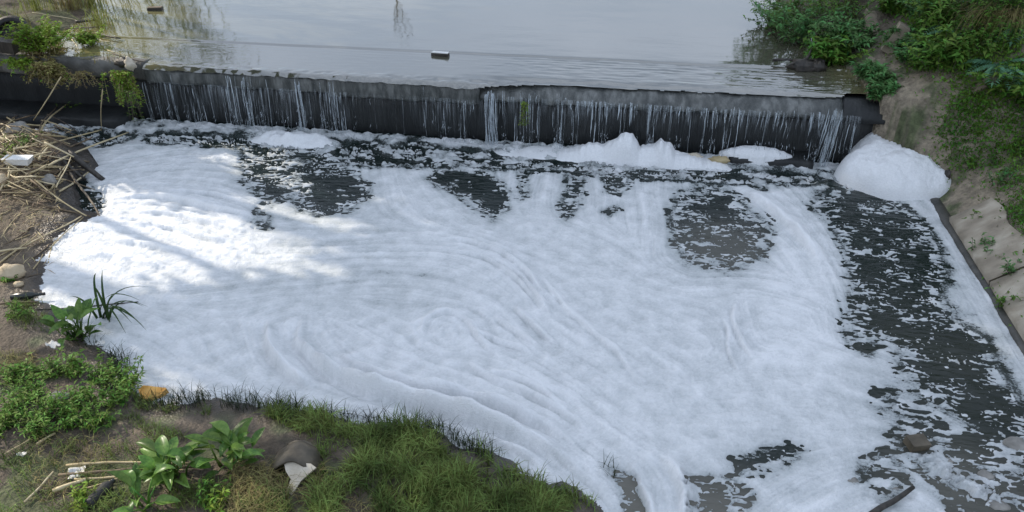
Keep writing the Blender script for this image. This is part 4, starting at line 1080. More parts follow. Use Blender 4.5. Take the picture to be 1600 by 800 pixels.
for k, (px, py, s, lb) in enumerate([(1432, 88, 0.4, 'small shrub with a few yellow leaves on the bank beside the wing wall'), (1540, 30, 0.9, 'dark shrub high on the bank at the upper right'), (1600, 150, 0.6, 'shrub at the right edge above the mossy slope'), (1448, 15, 0.55, 'dark shrub at the top edge right of the wing wall'), (1590, 10, 0.9, 'dark shrub in the top right corner'), (1480, 95, 0.6, 'low shrub under the star-shaped fern'), (1374, 142, 0.32, 'small shrub drooping over the dark right end of the weir'), (1446, 96, 0.35, 'small shrub above the bare tan slope'), (1470, 30, 0.7, 'dark shrub above the star-shaped fern'), (1404, 62, 0.35, 'shrub growing over the wing wall'), (1545, 70, 0.6, 'shrub left of the hanging dry grass'), (1394, 8, 0.35, 'shrub over the far part of the wing wall')]):
    p = on_ground(px, py + 12)
    bush('shrub', lb, 'shrub', p, 40, 1.25 * s, 1.1 * s, (0.11, 0.08, 0.14)[k % 3], 30, 330 + k, ('shrub', 'moss', 'weed')[k % 3], None, 0.1, 0.42, extra=((3, 0.4, 0.35, 0.11, 5, 371, 0.05, 0.6), 'yellow') if k == 0 else None)

# fronds: big jagged blue-green leaves
def frond_mesh(seed, ln, n=13):
    rs = np.random.default_rng(seed); mb = MB(); p = [np.array([ln * t, 0, ln * (0.42 * t - 0.62 * t * t)]) for t in np.linspace(0, 1, 9)]
    mb.tube(p, [0.009 * (1 - 0.1 * i) for i in range(9)], 4); C, D, Nn, Ls = [], [], [], []
    for k in range(n):
        t = (0.15 + 0.85 * k / n) * 8 * .999; i = int(t); c = p[i] + (p[i + 1] - p[i]) * (t - i)
        for s in (-1, 1):
            C.append(c); D.append([0.55, s, 0.12]); Nn.append([-0.1, 0, 1]); Ls.append(ln * 0.34 * math.sin(math.pi * (0.14 + 0.82 * k / n)) ** 0.7 * rs.uniform(.85, 1.1))
    C.append(p[-2]); D.append([1, 0, -0.5]); Nn.append([0, 0, 1]); Ls.append(ln * 0.2)
    Ls = np.array(Ls); V, F = leaf_quads(C, D, Nn, Ls, Ls * 0.36, 0.2); mb.add(V, F.tolist()); return mb
fmesh = []
for k in range(3):
    f = frond_mesh(k, 0.62); fmesh.append(mesh_data('frond', f.V, f.F)); fmesh[-1].materials.append(M['fern'])
for k, (px, py, s, n, lb) in enumerate([(1492, 52, 0.85, 8, 'star-shaped blue-green fern high on the right bank'), (1585, 48, 0.9, 7, 'blue-green fern at the right edge near the hanging dry grass'), (1556, 104, 0.85, 7, 'blue-green fern drooping over the grey log'), (1528, 12, 0.8, 6, 'blue-green fern at the top edge on the right bank'), (1590, 112, 0.7, 6, 'small blue-green fern at the right edge above the moss')]):
    p = on_ground(px, py + 10); o = empty('fern', (p.x, p.y, p.z + 0.12)); tag(o, lb, 'fern', 'blue-green ferns on the right bank')
    for j in range(n):
        a = 2 * math.pi * j / n + random.uniform(-.25, .25)
        link('frond', fmesh[j % 3], None, o, rot=(random.uniform(-.2, .2), random.uniform(-0.35, 0.25), a), scale=s * random.uniform(0.8, 1.15))
# hanging dry grass tuft
b = on_ground(1570, 40); n = 240; az = RNG.normal(-2.2, 0.5, n)
V, F = blades(np.array([b]) + RNG.normal(0, 0.12, (n, 3)) * np.array([1, 1, .2]), RNG.uniform(0.5, 0.95, n), 0.012, RNG.uniform(0.9, 1.3, n), az, 0.6)
tag(mk('grass_tuft', V, F, M['grass_dry']), 'tuft of long dry grass hanging down at the upper right', 'grass tuft')
# tufts growing in cracks of the revetment
for k, (px, py, s, mm, lb) in enumerate([(1540, 398, 0.28, 'shrub', 'dark weed growing from a crack in the concrete revetment'), (1528, 350, 0.2, 'weed', 'small sprig high on the concrete revetment'), (1505, 352, 0.16, 'weed', 'sprig at the upper corner of the concrete revetment'), (1562, 485, 0.36, 'weed', 'leafy weed in the gap between revetment slabs at the right edge'), (1588, 430, 0.3, 'shrub', 'trailing dark weed on the revetment at the right edge'), (1566, 285, 0.34, 'shrub', 'weed on the bank shoulder at the right edge'), (1520, 262, 0.22, 'weed', 'small weed on the earth shoulder above the foam heap')]):
    p = on_ground(px, py); bush('weed', lb, 'weed', p, 10, s, s * 0.8, 0.075, 14, 400 + k, mm)
# sticks leaning on the bank
def stick(name, p0, p1, r, matl, label, cat, group=None, sag=0.0, nodes=0, seed=0, n=7):
    rs = np.random.default_rng(seed); p0, p1 = Vector(p0), Vector(p1); L_ = (p1 - p0).length; k = max(4, int(L_ / 0.12)); pts, rad = [], []
    sd = (p1 - p0).cross(Vector((0, 0, 1))); sd = sd.normalized() if sd.length > 1e-6 else Vector((1, 0, 0))
    ph = rs.uniform(0, 6)
    for i in range(k + 1):
        t = i / k; q = p0.lerp(p1, t); q.z += sag * math.sin(math.pi * t) + rs.normal(0, r * 0.12); q += sd * (0.022 * L_ * math.sin(t * 4 + ph))
        pts.append(q - p0); rad.append(r * (1 - 0.35 * t) * (1.0 + (0.22 if nodes and i % 2 == 1 else 0)))
    mb = MB(); mb.tube(pts, rad, n); o = mb.build(name, matl, loc=p0)
    return tag(o, label, cat, group)
for k, (a, za, b, zb, r, mt, lb) in enumerate([((1425, 178), 1.0, (1500, 88), 2.3, 0.016, 'wood', 'long thin stick leaning up the bank right of the weir'), ((1455, 200), 0.9, (1498, 100), 2.1, 0.014, 'wood', 'thin forked stick leaning on the bank, right of the longest one'), ((1478, 132), 1.7, (1540, 74), 2.5, 0.022, 'wood', 'thicker pale stick lying high on the right bank'), ((1448, 110), 1.8, (1495, 112), 1.95, 0.009, 'twig', 'thin twig crossing the leaning sticks on the right bank'), ((1495, 205), 1.2, (1506, 110), 2.1, 0.010, 'twig', 'dark twig standing at the edge of the mossy slope')]):
    stick('stick', on_ground(*a, 0.05), on_ground(*b, 0.08), r, M[mt], lb, 'stick', 'sticks on the right bank', 0.03, 0, k)
stick('log', on_ground(1518, 148, 0.05), on_ground(1572, 122, 0.09), 0.085, M['wood'], 'weathered grey log lying on the bank under the fern', 'log', None, 0.02, 0, 4, 10)
# fallen stones and a dark hollow stump beside the foam heap
p = on_ground(1463, 286); V, F = blob(31, 0.06, 0.05, 0.12, 0.5); tag(mk('stump', V, F, M['wood_dark'], loc=(p.x + .10, p.y - .05, 0.30)), 'small dark stump poking out beside the foam heap', 'stump')

# ------------------------------------------------------------------ left bank: flood debris
cane_k = 0
def cane(a, b, za=0.05, zb=0.05, r=0.013, matl='cane', label=None, group='loose canes in the flood debris'):
    global cane_k
    cane_k += 1
    p0, p1 = on_ground(*a, za), on_ground(*b, zb); r *= 0.78
    return stick('cane', p0, p1, r, M[matl], label or 'dry broken cane in the debris heap on the left bank', 'cane', group, 0.0, 1, cane_k, 6)
cane((75, 290), (203, 227), 0.30, 0.10, 0.021, 'cane_pale', 'longest pale yellow cane jutting from the debris out over the foam', None)
cane((118, 286), (158, 352), 0.22, 0.06, 0.024, 'wood', 'slanting brown pole with its tip in the foam', None)
stick('log', on_ground(112, 250, 0.16), on_ground(166, 300, 0.06), 0.060, M['wood_dark'], 'thick black log sloping from the debris into the foam', 'log', None, 0, 0, 3, 9)
stick('log', on_ground(96, 262, 0.2), on_ground(140, 300, 0.10), 0.035, M['wood_dark'], 'thinner black log beside the thick one at the dark water pocket', 'log', None, 0, 0, 4, 9)
cane((22, 316), (142, 344), 0.10, 0.05, 0.022, 'cane_dark', 'long dark cane along the lower edge of the water pocket', None)
cane((58, 296), (136, 343), 0.16, 0.06, 0.018, 'cane', 'straight tan cane just above the long dark one', None)
cane((42, 388), (128, 342), 0.04, 0.05, 0.015, 'cane_pale', 'pale cane on the mud pointing at the foam corner', None)
cane((78, 392), (130, 344), 0.03, 0.05, 0.011, 'cane', 'thin cane lying beside the pale one on the mud', None)
cane((0, 418), (58, 372), 0.05, 0.05, 0.017, 'cane', 'cane on the mud at the left edge above the tan rock', None)
cane((0, 398), (44, 392), 0.06, 0.05, 0.02, 'cane_pale', 'short pale cane lying level at the left edge', None)
USED = {}
def cane_label(mm, cx, cy, an, ln):
    col = {'cane': 'tan', 'cane_dark': 'dark brown', 'cane_pale': 'pale yellow'}[mm]
    size = 'short' if ln < 22 else 'long' if ln > 36 else 'medium'
    lie = 'lying level' if abs(an) < 0.2 else 'rising to the right' if 0 < an < 0.95 else 'pointing away' if an >= 0.95 else 'dropping to the right'
    spots = [(37, 268, 'by the polystyrene block'), (100, 300, 'by the dark water pocket'), (32, 212, 'by the topmost grey stone'), (3, 290, 'by the tan stone at the left edge'), (85, 225, 'at the weir end of the heap'), (48, 245, 'in the middle of the heap'), (70, 318, 'on the lower rim of the heap'), (0, 235, 'at the left edge of the heap'), (115, 255, 'at the foam side of the heap'), (20, 420, 'by the rounded tan rock'), (75, 380, 'on the mud next to the foam'), (20, 360, 'on the mud at the left edge'), (70, 450, 'on the mud above the sedge')]
    s_ = min(spots, key=lambda q: (q[0] - cx) ** 2 + 2 * (q[1] - cy) ** 2)[2]
    lb = '%s %s cane %s %s' % (size, col, lie, s_)
    USED[lb] = USED.get(lb, 0) + 1
    if USED[lb] > 1: return None
    return lb
for k in range(230):
    cx, cy = random.gauss(48, 46), random.gauss(258, 32)
    if not (-30 < cx < 128 and 205 < cy < 330): continue
    an = random.choice((random.gauss(0.55, 0.35), random.gauss(-0.1, 0.25), random.gauss(-0.6, 0.25), random.gauss(1.0, 0.2))); ln = random.uniform(14, 48)
    dx, dy = math.cos(an) * ln, -math.sin(an) * ln * 0.55
    z = random.uniform(0.02, 0.26)
    mm = random.choice(('cane', 'cane', 'cane_dark', 'cane_dark', 'cane_dark', 'cane_pale')); lb = cane_label(mm, cx, cy, an, ln)
    if lb is None: continue
    cane((cx - dx, cy - dy), (cx + dx, cy + dy), z, max(0.02, z + random.uniform(-.12, .12)), random.uniform(0.009, 0.022), mm, lb)
for k in range(46):
    cx, cy = random.uniform(-10, 92), random.uniform(325, 470)
    an = random.choice((random.gauss(0.7, 0.3), random.gauss(1.2, 0.25), random.gauss(0.1, 0.2))); ln = random.uniform(10, 36)
    dx, dy = math.cos(an) * ln, -math.sin(an) * ln * 0.7
    if cx + dx > 95 or (abs(cx - 20) < 40 and abs(cy - 430) < 25): continue
    mm = random.choice(('cane', 'cane_dark', 'cane')); lb = cane_label(mm, cx, cy, an, ln)
    if lb is None: continue
    cane((cx - dx, cy - dy), (cx + dx, cy + dy), 0.015, 0.02, random.uniform(0.006, 0.014), mm, lb)
# litter of short straws
n = 1500; cx = RNG.normal(40, 50, n); cy = RNG.normal(280, 60, n); k = (cx > -40) & (cx < 100) & (cy > 205) & (cy < 440); cx, cy = cx[k], cy[k]
bz = np.array([P(a, b, 0.12)[:2] for a, b in zip(cx, cy)]); m_ = len(bz)
base = np.column_stack([bz, terrain(bz[:, 0], bz[:, 1]) + RNG.uniform(0.0, 0.12, m_)])
D = rdir(m_); D[:, 2] *= 0.25
o = mk('straw_litter', *leaf_quads(base, D, rdir(m_, 2), RNG.uniform(0.08, 0.28, m_), RNG.uniform(0.006, 0.016, m_), 0.05), M['straw']); kind(o, 'stuff'); tag(o, 'straw and reed litter strewn over the left debris', 'straw')
# rocks and rubbish
def lump(name, label, cat, px, py, r, matl, seed, dz=0.0, rough=0.3, rz=0.0, flat=0.6):
    p = on_ground(px, py); V, F = blob(seed, *r, rough, 12, 16, flat); return tag(mk(name, V, F, M[matl], loc=(p.x, p.y, p.z + r[2] * 0.5 + dz), rot=(0, 0, rz)), label, cat)
lump('rock', 'rounded tan rock on the mud at the left edge', 'rock', 19, 432, (0.185, 0.14, 0.12), 'rock', 51, 0, 0.25, 0.3)
lump('rock', 'small tan stone touching the rounded rock', 'rock', 30, 446, (0.07, 0.05, 0.04), 'rock', 52)
lump('rock', 'pale stone among the canes beside the dark water pocket', 'rock', 80, 291, (0.12, 0.09, 0.09), 'rockg', 53, 0.06)
lump('rock', 'tan stone at the left edge below the polystyrene', 'rock', 3, 290, (0.13, 0.12, 0.09), 'rock', 54, 0.04)
lump('rock', 'grey stone at the top of the debris near the weir', 'rock', 32, 212, (0.22, 0.17, 0.15), 'rockg', 55, 0.02)
lump('rock', 'grey stone in the middle of the cane heap', 'rock', 48, 262, (0.10, 0.08, 0.07), 'rockg', 56, 0.12)
p = on_ground(37, 270, 0.16); bt = MB()
Vv = [(-.24, -.07, .0), (.19, -.07, 0), (.19, .07, 0), (-.24, .07, 0), (-.29, -.10, .13), (.26, -.10, .15), (.26, .10, .15), (-.29, .10, .13)]
bt.add(Vv, [(0, 3, 2, 1), (4, 5, 6, 7), (0, 1, 5, 4), (1, 2, 6, 5), (2, 3, 7, 6), (3, 0, 4, 7)])
tag(bt.build('polystyrene_block', M['styro'], None, False, loc=p, rot=(0.05, 0.02, 0.1), scale=0.8), 'white tapered polystyrene block on the cane heap', 'polystyrene')
# dark bottle on the mud
p = on_ground(44, 467); bo = empty('bottle', (p.x, p.y, p.z + 0.05), 0.35); tag(bo, 'dark glass bottle lying on the mud above the broad leaves', 'bottle')
b1 = MB(); b1.tube([(-0.19, 0, 0), (-0.18, 0, 0), (0.02, 0, 0), (0.07, 0, 0.0), (0.10, 0, 0.0), (0.19, 0, 0)], [0.03, 0.048, 0.05, 0.042, 0.022, 0.018], 12); b1.build('body', M['plastic_dark'], bo)
b1 = MB(); b1.tube([(0.19, 0, 0), (0.215, 0, 0)], [0.021, 0.021], 10); b1.build('cap', M['rubber'], bo)

def scrap(name, label, cat, px, py, size, matl, seed, rz=0.0, dz=0.02, curl=0.35):
    """a crumpled sheet with thickness"""
    rs = np.random.default_rng(seed); p = on_ground(px, py); n = 7; V = []; 
    for lay in (0, 1):
        for i in range(n):
            for j in range(n):
                u, v = i / (n - 1) - .5, j / (n - 1) - .5
                x = u * size[0] * (1 - 0.35 * abs(v) * rs.uniform(.4, 1)); y = v * size[1]; V.append([x, y, 0])
    V = np.array(V); h = size[0] * curl * (fbm(V[:, 0] * 3 / size[0] + seed, V[:, 1] * 3 / size[1], 3, seed) + 0.2); V[:, 2] = np.maximum(h, -0.01) + 0.01; V[n * n:, :2] = V[:n * n, :2]; V[n * n:, 2] = V[:n * n, 2] - 0.006
    F = []; q = n * n
    for i in range(n - 1):
        for j in range(n - 1):
            a = i * n + j; F += [(a, a + n, a + n + 1, a + 1), (q + a, q + a + 1, q + a + n + 1, q + a + n)]
    for i in range(n - 1):
        for a, b in ((i, i + 1), (q - n + i, q - n + i + 1)): F.append((a, b, q + b, q + a))
        for a, b in ((i * n, (i + 1) * n), (i * n + n - 1, (i + 1) * n + n - 1)): F.append((a, b, q + b, q + a))
    return tag(mk(name, V, F, M[matl], loc=(p.x, p.y, p.z + dz), rot=(0, 0, rz)), label, cat)
scrap('plastic_scrap', 'crumpled white plastic scrap at the end of the lying canes', 'plastic scrap', 122, 743, (0.15, 0.13), 'paper', 61, 0.3, 0.03)
scrap('plastic_scrap', 'white plastic scrap in the weeds left of the broad-leaved plant', 'plastic scrap', 88, 552, (0.17, 0.09), 'paper', 62, -0.3, 0.10)
scrap('plastic_scrap', 'small white scrap below the dark sedge', 'plastic scrap', 160, 546, (0.11, 0.08), 'paper', 63, 0.6, 0.08)
scrap('plastic_scrap', 'tiny white scrap at the left edge of the bottom mud', 'plastic scrap', 36, 713, (0.09, 0.05), 'paper', 64, 0.2, 0.02)
scrap('plastic_scrap', 'bit of white litter on the mud beside the foam edge', 'plastic scrap', 87, 376, (0.07, 0.05), 'paper', 65, 0.9, 0.02)
lump('rock', 'grey stone half hidden in the low weeds', 'rock', 96, 630, (0.12, 0.06, 0.06), 'rockg', 57, 0.05, 0.3, 0.2)
# orange wedge of foam board at the water's edge
p = on_ground(238, 620); og = MB()
pts = [(-.15, .03), (-.10, .075), (.02, .085), (.14, .08), (.17, .06), (.12, -.03), (.05, -.10), (-.02, -.105), (-.09, -.06)]
V = [(x, y, 0.0) for x, y in pts] + [(x * .95, y * .95, 0.075 + 0.02 * math.sin(i * 2)) for i, (x, y) in enumerate(pts)]; q = len(pts)
og.add(V, [tuple(range(q - 1, -1, -1)), tuple(range(q, 2 * q))] + [(i, (i + 1) % q, q + (i + 1) % q, q + i) for i in range(q)])
tag(og.build('foam_board', M['orange'], None, False, loc=(p.x, p.y, p.z + 0.01), rot=(0.25, 0.05, 0.1)), 'orange wedge of foam board at the edge of the white foam', 'foam board')
# half-buried round tub and the pale board before it
p = on_ground(462, 735); tb = empty('tub', (p.x, p.y, p.z - 0.05), 0.15); tag(tb, 'half-buried brown tub, mouth open towards the mud beside the grass', 'tub')
V = []; F = []; na = 18
for i in range(na + 1):
    a = math.pi * (0.0 + 1.0 * i / na)
    for (r_, y_) in ((0.24, -0.08), (0.255, 0.02), (0.235, 0.16), (0.17, 0.26), (0.15, 0.26), (0.215, 0.15), (0.235, 0.02), (0.22, -0.08)):
        V.append((math.cos(a) * r_, y_ + 0.015 * math.sin(a * 5), math.sin(a) * r_ * 1.05))
for i in range(na):
    for j in range(8): F.append((i * 8 + j, (i + 1) * 8 + j, (i + 1) * 8 + (j + 1) % 8, i * 8 + (j + 1) % 8))
M['tub'] = mat('brown_stained_plastic', (0.055, 0.045, 0.03), (0.14, 0.115, 0.08), 6, 0.55, 0.3, 30)
mk('shell', V, F, M['tub'], tb)
V, F = blob(71, 0.16, 0.04, 0.15, 0.1, 8, 12); mk('bottom', np.array(V) + np.array([0, 0.25, 0.05]), F, M['tub'], tb)
p = on_ground(466, 757); cb = MB()
pts = [(-.17, .14), (.10, .15), (.16, .12), (.05, -.02), (.0, -.16), (-.06, -.14), (-.05, -.02), (-.12, .05)]
V = [(x, y, 0.0) for x, y in pts] + [(x, y, 0.02) for x, y in pts]; q = len(pts)
cb.add(V, [tuple(range(q - 1, -1, -1)), tuple(range(q, 2 * q))] + [(i, (i + 1) % q, q + (i + 1) % q, q + i) for i in range(q)])
tag(cb.build('cardboard_piece', M['card'], None, False, loc=(p.x, p.y, p.z + 0.08), rot=(0.45, 0.0, 0.0)), 'torn pale cardboard piece in front of the half-buried tub', 'cardboard')
# black can near the bottom edge
p = on_ground(160, 778); bc = empty('bottle', (p.x, p.y, p.z + 0.06), 1.4); tag(bc, 'black plastic bottle lying near the bottom edge below the canes', 'bottle')
b1 = MB(); b1.tube([(-.15, 0, 0), (-.14, 0, 0), (-.05, 0, 0), (-.045, 0, 0), (.08, 0, 0), (.12, 0, 0), (.14, 0, 0)], [.05, .06, .06, .055, .06, .04, .02], 12); b1.build('body', M['rubber'], bc)
b1 = MB(); b1.tube([(.14, 0, 0), (.17, 0, 0)], [.024, .024], 10); b1.build('cap', M['plastic_dark'], bc)
# canes lying on the bottom mud
LB = 'canes lying across the bottom left mud'
for a, b, r, mm, lb in [((105, 734), (312, 727), .016, 'cane', 'uppermost of the level canes behind the broad-leaved plant'), ((96, 744), (322, 738), .018, 'cane_dark', 'dark level cane just below the uppermost one'), ((120, 752), (300, 742), .014, 'cane', 'middle level cane behind the broad-leaved plant'), ((85, 772), (136, 756), .028, 'cane_pale', 'short thick split cane at the left end of the level canes'), ((42, 790), (86, 742), .014, 'cane_pale', 'slanting cane at the bottom left below the white scrap'), ((10, 716), (58, 686), .012, 'cane', 'thin cane slanting on the mud at the lower left edge'), ((60, 700), (88, 682), .018, 'cane', 'short cane piece under the low weeds'), ((0, 480), (62, 476), .02, 'cane_dark', 'dark cane along the mud at the left edge above the weeds'), ((60, 488), (222, 494), .014, 'wood_dark', 'black stick running out level through the sedge over the foam'), ((200, 700), (245, 730), .009, 'twig', 'thin twig on the mud left of the broad-leaved plant'), ((130, 770), (200, 750), .012, 'cane', 'lowest thin cane of the level bundle'), ((175, 588), (226, 582), .008, 'cane_pale', 'thin pale cane lying from the weeds over the foam')]:
    cane(a, b, 0.05, 0.05, r, mm, lb, LB)

# ------------------------------------------------------------------ plants of the left bank
def broad_leaf(seed, fold=0.25, curl=0.5):
    rs = np.random.default_rng(seed); n, m = 9, 5; V = []
    for i in range(n):
        t = i / (n - 1); wdt = 0.21 * math.sin(math.pi * t ** 0.75) ** 0.8 * (1 - 0.25 * t) + 0.006
        for j in range(m):
            u = (j / (m - 1) - .5) * 2
            V.append((t * math.cos(curl * t), u * wdt, abs(u) * fold * wdt * 1.3 + t * math.sin(0.5) * 0.5 - curl * 0.62 * t * t + 0.02 * math.sin(9 * t + u * 2 + seed) * abs(u)))
    F = [(i * m + j, (i + 1) * m + j, (i + 1) * m + j + 1, i * m + j + 1) for i in range(n - 1) for j in range(m - 1)]
    me = mesh_data('leaf', V, F); me.materials.append(M['canna'] if seed < 4 else M['canna_pale']); return me
M['canna_pale'] = leafmat('pale_green_leaf', (0.11, 0.20, 0.035), (0.20, 0.30, 0.07), 0.25, 0.3, 0.4, 9.0, 0.4)
for nm in ('canna', 'canna_pale'):
    N, L = M[nm].node_tree.nodes, M[nm].node_tree.links; hs = [n_ for n_ in N if n_.type == 'HUE_SAT'][0]
    oi = N.new('ShaderNodeObjectInfo'); mr = N.new('ShaderNodeMapRange'); mr.inputs['To Min'].default_value = 0.55; mr.inputs['To Max'].default_value = 1.35
    L.new(oi.outputs['Random'], mr.inputs['Value']); L.new(mr.outputs['Result'], hs.inputs['Value'])
LM = [broad_leaf(k, 0.2 + 0.1 * k, 0.3 + 0.22 * (k % 4)) for k in range(6)]
def rib(seed, curl):
    mb = MB(); mb.tube([(t * math.cos(curl * t), 0, t * math.sin(0.5) * 0.5 - curl * 0.62 * t * t + 0.004) for t in np.linspace(0, 0.97, 9)], [0.011 - 0.001 * i for i in range(9)], 4)
    me = mesh_data('midrib', mb.V, mb.F); me.materials.append(M['canna_pale']); return me
RIB = [rib(k, 0.3 + 0.22 * (k % 4)) for k in range(6)]
def broad_plant(label, px, py, n, size, seed):
    rs = np.random.default_rng(seed); p = on_ground(px, py); o = empty('broad_leaved_plant', p); tag(o, label, 'plant', 'broad-leaved plants on the left bank'); st = MB()
    for k in range(n):
        a = 2.4 * k + rs.uniform(-.4, .4); h = rs.uniform(0.06, 0.42) * (1 - 0.35 * k / n); out = rs.uniform(0.05, 0.16)
        b = np.array([rs.normal(0, .06), rs.normal(0, .06), -0.02]); e = b + np.array([math.cos(a) * out, math.sin(a) * out, h])
        st.tube([b, b * .5 + e * .5 + np.array([0, 0, .03]), e], [0.011, 0.009, 0.007], 5)
        s = size * rs.uniform(0.75, 1.2)
        q = int(rs.integers(0, 6)); lf = link('leaf', LM[q], None, o, loc=e, rot=(rs.uniform(-.35, .35), rs.uniform(-.9, .15), a + rs.uniform(-.3, .3)), scale=(s, s * rs.uniform(.85, 1.2), s)); link('midrib', RIB[q], None, lf)
    st.build('stem', M['canna'], o); return o
broad_plant('broad-leaved plant beside the dark sedge at the foam edge', 122, 528, 20, 0.27, 81)
broad_plant('broad-leaved plant at the end of the level canes near the bottom edge', 268, 752, 27, 0.27, 82)
broad_plant('broad-leaved plant left of the half-buried tub', 365, 722, 24, 0.28, 83)
broad_plant('low broad-leaved plant at the bottom edge under the canes', 225, 800, 9, 0.28, 84)
# sedge
p = on_ground(172, 512); sg = empty('sedge', p); tag(sg, 'dark sedge with long arching blades at the foam edge', 'sedge'); 
for k in range(15):
    a = random.uniform(-0.9, 2.9) if k % 3 else random.uniform(-.5, .3); ln = random.uniform(0.45, 0.85); n = 11; V = []
    b = np.array([random.gauss(0, .05), random.gauss(0, .04), 0.0]); up = random.uniform(0.9, 1.25); dr = random.uniform(0.5, 1.5)
    for i in range(n):
        t = i / (n - 1); wd = 0.016 * (1 - t ** 2.5) + 0.001
        c = b + np.array([math.cos(a), math.sin(a), 0]) * ln * (0.25 * t + 0.55 * dr * t * t * 0.8) + np.array([0, 0, ln * (up * t - dr * 0.62 * t ** 2.6)])
        for s_ in (-1, 0, 1): V.append(c + np.array([-math.sin(a), math.cos(a), 0]) * wd * s_ + np.array([0, 0, 0.25 * wd * abs(s_)]))
    F = [(i * 3 + j, (i + 1) * 3 + j, (i + 1) * 3 + j + 1, i * 3 + j + 1) for i in range(n - 1) for j in range(2)]
    mk('blade', V, F, M['sedge'], sg)
# low weeds
WL = [(25, 590, 'lowest weed clump at the left edge under the mud bank'), (70, 580, 'weed clump below the white scrap'), (120, 575, 'weed clump under the broad-leaved plant'), (160, 590, 'weed clump next to the foam, below the sedge'), (30, 640, 'weed clump at the left edge of the green patch'), (80, 645, 'weed clump around the grey stone'), (130, 630, 'weed clump in the middle of the green patch'), (178, 625, 'weed clump nearest the orange board'), (110, 660, 'weed clump on the lower side of the green patch'), (55, 612, 'weed clump between the stone and the left edge'), (5, 665, 'weed clump cut by the left edge'), (195, 600, 'small weed clump at the water line'), (150, 655, 'weed clump at the lower right of the green patch'), (60, 670, 'small weed clump at the bottom of the green patch')]
for k, (px, py, lb) in enumerate(WL):
    p = on_ground(px, py + 6); bush('weed', lb, 'weed', p, 20, random.uniform(0.22, 0.34), 0.24, 0.062, 22, 500 + k, 'weed', 'low weeds on the left bank', 0.0, 0.33)
for k, (px, py, s, mm, lb) in enumerate([(8, 250, 0.4, 'creeper', 'green weed at the left edge in the cane heap'), (40, 230, 0.3, 'weed', 'weed between the canes near the weir'), (28, 496, 0.22, 'weed', 'weed on the mud left of the broad-leaved plant'), (330, 785, 0.25, 'weed', 'weed at the bottom edge between the broad-leaved plants'), (130, 790, 0.22, 'creeper', 'bright weed at the bottom edge beside the black bottle'), (340, 792, 0.2, 'creeper', 'bright weed at the bottom edge left of the straw'), (15, 440, 0.12, 'weed', 'tiny weed behind the tan rock'), (110, 195, 0.3, 'weed', 'dark weed under the weir at the left')]):
    p = on_ground(px, py); bush('weed', lb, 'weed', p, 12, s, s * 0.8, 0.06, 16, 540 + k, mm)
# grass
parts = []
main = [(410, 648), (470, 640), (560, 660), (690, 674), (755, 712), (845, 748), (925, 782), (945, 830), (480, 830), (500, 740), (495, 690), (440, 665)]
b = scatter(main, 11500, 0.08, lambda x, y: np.clip(0.45 + 1.7 * fbm(x * 1.7, y * 1.7, 3, 151), 0.01, 1)); n = len(b)
tall = np.clip(1 + 1.6 * gn(b[:, 0] * 3, b[:, 1] * 3, 158), 0.45, 1.8)
parts.append(blades(b, tall * RNG.uniform(0.06, 0.20, n), RNG.uniform(0.006, 0.012, n), RNG.uniform(0.15, 1.3, n), RNG.uniform(0, 6.28, n), 0.6))
for poly, nn, h in [([(0, 680), (120, 690), (330, 690), (300, 740), (0, 800)], 900, 0.13), ([(140, 660), (210, 650), (300, 690), (200, 720)], 380, 0.12), ([(0, 790), (480, 760), (480, 840), (0, 840)], 1500, 0.15), ([(10, 478), (70, 470), (80, 520), (20, 520)], 350, 0.14), ([(205, 612), (260, 632), (330, 628), (330, 650), (215, 640)], 260, 0.10)]:
    b = scatter(poly, nn, 0.08, lambda x, y: np.clip(0.3 + 2.0 * gn(x * 3.1, y * 3.1, 152), 0.02, 1)); n = len(b)
    parts.append(blades(b, h * RNG.uniform(0.5, 1.2, n), RNG.uniform(0.004, 0.008, n), RNG.uniform(0.2, 1.2, n), RNG.uniform(0, 6.28, n), 0.6))
grass_stuff('grass', 'green grass growing on the bank at the bottom centre', parts, M['grass'])
# wet dark blades along the foam edge
Lsh = SHORE[10:20]; seg = []
for a, b in zip(Lsh[:-1], Lsh[1:]):
    k = int(np.hypot(*(b - a)) * 400); t = RNG.random(k)[:, None]; seg.append(a + (b - a) * t)
q = np.vstack(seg); cl = fbm(q[:, 0] * 2.6, q[:, 1] * 2.6, 3, 161); q = q[cl > -0.18]; q = q + RNG.normal(0, 0.07, q.shape) - np.array([0.02, 0.07])
b = np.column_stack([q, np.maximum(terrain(q[:, 0], q[:, 1]), -0.03)]); n = len(b)
grass_stuff('grass', 'dark wet grass fringe along the foam edge', [blades(b, RNG.uniform(0.08, 0.24, n), RNG.uniform(0.004, 0.009, n), RNG.uniform(0.1, 0.9, n), RNG.uniform(0, 6.28, n), 0.6)], M['grass_dark'])
dry = []
for poly, nn, h in [([(365, 745), (420, 740), (440, 800), (430, 830), (360, 830)], 900, 0.22), ([(430, 735), (450, 740), (455, 790), (430, 790)], 120, 0.2), ([(480, 740), (505, 745), (500, 790), (470, 795)], 140, 0.2), ([(500, 790), (620, 795), (620, 830), (490, 830)], 240, 0.14), ([(0, 560), (60, 560), (60, 600), (0, 600)], 260, 0.2), ([(60, 690), (180, 690), (160, 800), (40, 790)], 260, 0.18)]:
    b = scatter(poly, nn, 0.08); n = len(b); dry.append(blades(b, h * RNG.uniform(0.5, 1.2, n), RNG.uniform(0.004, 0.007, n), RNG.uniform(0.7, 1.6, n), RNG.uniform(0, 6.28, n), 0.8))
grass_stuff('dry_grass', 'withered straw-coloured grass at the bottom left', dry, M['grass_dry'])

